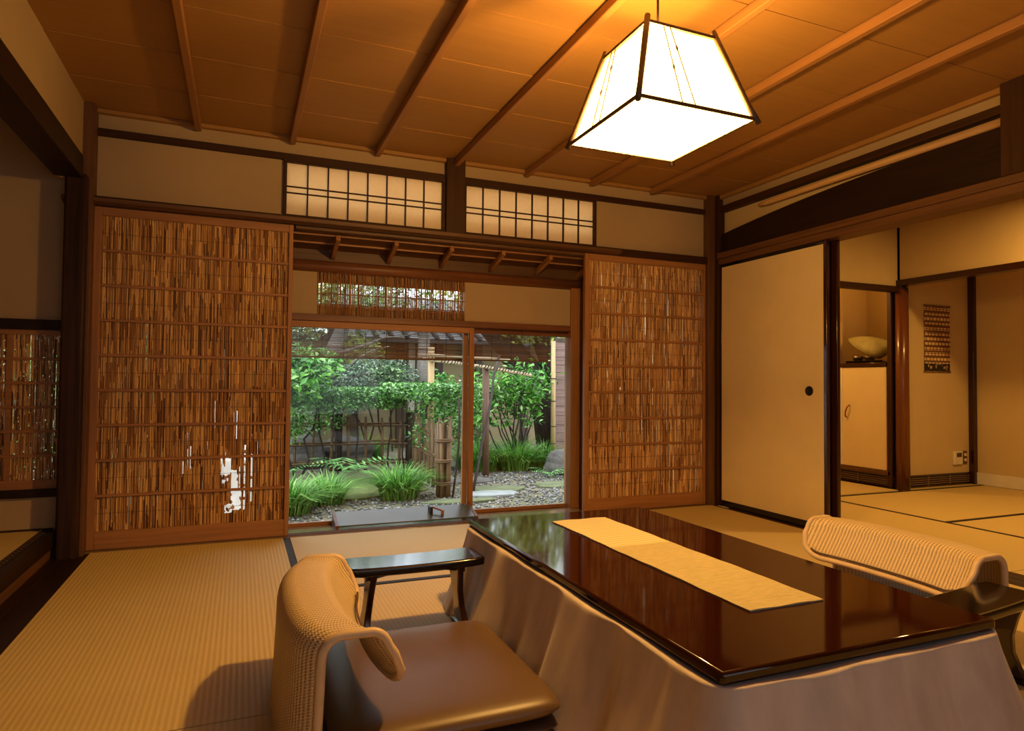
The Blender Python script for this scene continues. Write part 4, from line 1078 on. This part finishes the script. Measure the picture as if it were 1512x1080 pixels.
# shrub with many stems on the right
ms = thing('stemmed_shrub', 'tall many-stemmed shrub with bright leaves before the board fence', 'shrub', (3.70, 8.8, GZ))
tops = []
for q in range(15):
    b = np.array((3.72+rng.normal()*.12, 8.8+rng.normal()*.12, GZ)); e = np.array((3.70+rng.uniform(-.72, .55), 8.8+rng.uniform(-.35, .35), rng.uniform(.55, 1.0)))
    stems(ms, [(wig(b, e, 5, .018), [.013, .012, .010, .009, .007, .005])]); tops.append(e)
foliage(np.concatenate([e+rng.normal(size=(80, 3))*np.array((.15, .15, .11)) for e in tops] + [inbox((3.0, 8.6, .25), (4.1, 9.1, .8), 420)]), .105, 'leaf_bright', ms, .36)
bs2 = thing('side_bush', 'leafy green bush between the middle stile and brown post', 'bush', (2.85, 9.6, GZ))
foliage(np.concatenate([blob((2.85, 9.7, .55), (.42, .35, .5), 700, .2), blob((3.25, 10.0, .2), (.5, .3, .45), 500, .2)]), .10, 'leaf_bright', bs2, .42)
stems(bs2, [(wig((2.85, 9.7, GZ), (2.9+q*.1, 9.7, .7), 4, .03), .010) for q in (-1, 0, 1)])
cb = thing('climber', 'small-leaved climber on the garden wall beside the bamboo post', 'climber', (2.5, 11.5, GZ))
foliage(np.concatenate([blob((2.45, 11.6, .85), (.35, .25, .35), 260, .1), blob((3.15, 11.5, .75), (.30, .2, .45), 260, .1)]), .11, 'leaf_dark', cb, .5)
stems(cb, [(wig((2.5, 11.6, GZ), (2.5, 11.6, 1.1), 5, .04), .014), (wig((3.1, 11.6, GZ), (3.2, 11.6, 1.1), 5, .04), .014)])

# posts, sticks and the string-wound poles
pp = tag(obj('wooden_post', MB().tube([(3.002, 8.16, GZ-.05), (2.99, 8.16, 1.07)], .046, 12), 'brown_post', None, smooth=True), 'brown round wooden post standing in the gravel at the right', 'post')
pb_ = tag(obj('bamboo_post', MB().tube([(2.245, 8.16, GZ-.05), (2.245, 8.16, .5), (2.243, 8.16, 1.33)], [.046, .043, .041], 12), 'bamboo_pale', None, smooth=True), 'pale bamboo post rising above the clipped hedge', 'post')
hp = thing('wound_pole', 'pale horizontal bamboo pole wound with dark cord under the blind', 'pole', (2.9, 8.1, 1.1))
obj('cane', MB().tube([(2.12, 8.10, 1.175), (2.95, 8.10, 1.085), (3.62, 8.10, .985)], .022, 8), 'bamboo_pale_x', hp, smooth=True)
obj('cane', MB().tube([(2.05, 8.06, 1.225), (3.3, 8.06, 1.185)], .018, 8), 'bamboo_pale_x', hp, smooth=True)
ct = MB()
for k in range(34):
    x_ = 2.18+k*.042; z = 1.175-(x_-2.12)*.127+.012+rng.normal()*.012
    ct.bar((x_, 8.085, z-.02), (x_+.03, 8.08, z+.03), .012, .012)
stuff(obj('cord_winding', ct, 'branch', hp))
tag(obj('leaning_stick', MB().tube(wig((2.42, 7.0, GZ-.02), (3.12, 8.0, 1.24), 6, .008), .017, 8), 'branch', None, smooth=True), 'thin dark stick leaning across the middle window stile', 'stick')
tag(obj('dark_trunk', MB().tube([(2.66, 10.2, GZ), (2.72, 10.2, .6), (2.66, 10.2, 1.0), (2.70, 10.2, 1.9)], [.09, .085, .10, .09], 10), 'bark_grey', None, smooth=True), 'slim grey tree trunk behind the bamboo post', 'trunk')
bt = thing('leaning_tree', 'massive dark wet trunk leaning at the upper right behind the board fence', 'tree', (4.6, 9.9, GZ))
obj('trunk', MB().tube([(4.85, 9.9, GZ), (4.75, 9.9, .35), (4.45, 9.9, .95), (3.95, 9.9, 1.55), (3.3, 9.9, 2.2)], [.27, .27, .26, .22, .17], 12), 'bark', bt, smooth=True)
obj('trunk', MB().tube([(4.9, 9.8, GZ), (4.95, 9.8, .5), (4.80, 9.75, 1.0), (4.5, 9.7, 1.6), (4.2, 9.7, 2.3)], [.20, .20, .18, .15, .12], 12), 'bark', bt, smooth=True)
foliage(np.concatenate([blob((4.4, 9.6, 1.75), (.8, .5, .3), 900, .1), blob((3.2, 9.8, 2.4), (.8, .5, .4), 700, .1), blob((4.5, 9.5, 2.35), (1.5, .6, .72), 3400, .1)]), .095, 'leaf_yellow', bt, .5)

# board fence on the right with bamboo corner pole
bf = thing('board_fence', 'weathered purple-brown board fence at the right window edge', 'fence', (4.9, 8.7, GZ))
z = GZ+.10
for k in range(14):
    h = rng.uniform(.105, .15)
    obj('board', MB().bar((4.275, 8.70-.012, z+h/2), (6.4, 8.70-.012, z+h/2+rng.uniform(-.004, .004)), .022+rng.uniform(0, .012), h-.004), 'board', bf, .003)
    z += h
    if z > 1.45: break
obj('back_board', MB().box(4.275, 6.4, 8.72, 8.75, GZ, 1.55), 'wall_post', bf)
cp = obj('corner_pole', MB().tube([(4.235, 8.66, GZ-.05), (4.23, 8.66, .5), (4.225, 8.66, 1.5)], [.038, .036, .034], 12), 'bamboo_pale', bf, smooth=True)
for zz in (.0, .25, .62, .95): obj('node_tie', MB().tube([(4.23+.039*cos(a), 8.66+.039*sin(a), zz) for a in [2*pi*k/12 for k in range(13)]], .006, 5), 'branch', cp)

# garden buildings closing the view
gw = struct(box('wall_garden', (-5.5, 9, 12.2, 12.4, GZ, 1.75), 'garden_wall', None, 0))
for x_ in (1.9, 2.75, 3.5, 4.3, 5.3): obj('post', MB().box(x_-.07, x_+.07, 12.12, 12.2, GZ, 1.75), 'wall_post', gw, .005)
for x_ in (2.95, 3.12): obj('pale_post', MB().box(x_-.06, x_+.06, 12.08, 12.19, GZ, 1.7), 'white_post', gw, .005)
obj('rail', MB().box(-5.5, 9, 12.14, 12.2, 1.62, 1.72), 'wall_post', gw, .004)
rf = struct(obj('roof_garden', MB().add([(1.55, 11.7, 1.60), (9, 11.7, 1.60), (9, 14.2, 2.65), (1.55, 14.2, 2.65), (1.55, 11.7, 1.68), (9, 11.7, 1.68), (9, 14.2, 2.75), (1.55, 14.2, 2.75)],
    [(0,1,2,3), (4,7,6,5), (0,4,5,1), (1,5,6,2), (2,6,7,3), (3,7,4,0)]), 'roof_tile'))
for k in range(26):
    x_ = 1.65+k*.28
    obj('tile_ridge', MB().tube([(x_, 11.68, 1.69), (x_, 14.2, 2.76)], .045, 6), 'roof_tile', rf, smooth=True)
bk = thing('background_trees', 'dark evergreen mass at the far left behind the garden', 'trees', (-1.5, 11.5, GZ))
foliage(np.concatenate([blob((-1.2, 11.2, 1.2), (1.7, .7, 1.5), 2600, .3), blob((.4, 11.6, .6), (.9, .4, .9), 1200, .3)]), .12, 'leaf_dark', bk, .5)
stems(bk, [(wig((-1.2, 11.3, GZ), (-1.1, 11.3, 2.0), 5, .04), .09), (wig((.3, 11.7, GZ), (.4, 11.7, 1.2), 5, .03), .05)], 'bark', 'trunk')
for k, (x_, y_, w_) in enumerate(((.3, 14.6, 1.9), (6.2, 14.8, 1.5), (8.6, 15.0, 1.8))):
    tt = thing('tall_tree', ('tall tree beyond the garden wall at the left, its crown filling the lattice', 'tall tree beyond the tiled roof, mirrored in the table top', 'tall tree farthest right beyond the tiled roof')[k], 'tree', (x_, y_, GZ), 'tall trees beyond the wall')
    obj('trunk', MB().tube(wig((x_, y_, GZ), (x_+.1, y_, 2.6), 5, .05), .14, 8), 'bark', tt, smooth=True)
    foliage(blob((x_, y_, 2.7), (w_, .9, 1.45), 2600 if k else 1900, .15), .17, 'leaf_yellow' if k == 0 else 'leaf_hedge', tt, .5)
lh = thing('left_hedge', 'hedge left of the garden seen only through the reed doors', 'hedge', (-1.6, 8.0, GZ))
foliage(inbox((-2.4, 6.6, GZ), (-.7, 8.4, 1.2), 2200), .10, 'leaf_hedge', lh, .5)

# split-bamboo blinds outside the panes
def blind(x0, x1, y, z0, z1, label):
    r = thing('bamboo_blind', label, 'blind', ((x0+x1)/2, y, z1), 'bamboo blinds outside the window')
    V = []; F = []; z = z0
    while z < z1:
        h = random.uniform(.0015, .0024); k = len(V); j0, j1 = random.uniform(-.004, .004), random.uniform(-.004, .004)
        sg = random.uniform(-.0015, .0015)
        for x_, s in ((x0+j0, 0), (x1+j1, sg)):
            for dy, dz in ((-.0012, -h), (.0012, -h), (.0012, h), (-.0012, h)): V.append((x_, y+dy, z+dz+s))
        for q in range(4): F.append((k+q, k+(q+1) % 4, k+4+(q+1) % 4, k+4+q))
        z += random.choice((.0056, .0064, .0072))
    stuff(rawmesh('strips', V, F, 'sudare', r))
    for x_ in (x0+.06, x1-.06): obj('hanging_cord', MB().tube([(x_, y, z1-.01), (x_, y, 1.84)], .003, 6), 'branch', r)
    obj('hem_bar', MB().box(x0-.005, x1+.005, y-.006, y+.006, z0-.010, z0-.001), 'bamboo_x', r, .001)
    n = int((x1-x0)/.13)
    for k in range(n+1):
        x_ = x0+.02+(x1-x0-.04)*k/n; obj('thread', MB().box(x_-.0012, x_+.0012, y-.0028, y+.0028, z0, z1), 'branch', r)
blind(.18, 1.475, 4.40, 1.038, 1.32, 'bamboo blind outside the left pane, stopping at the middle stile')
blind(1.50, 2.14, 4.44, 1.044, 1.32, 'narrower bamboo blind outside the right pane')

for o in bpy.data.objects:
    if '_w' in o: del o['_w']
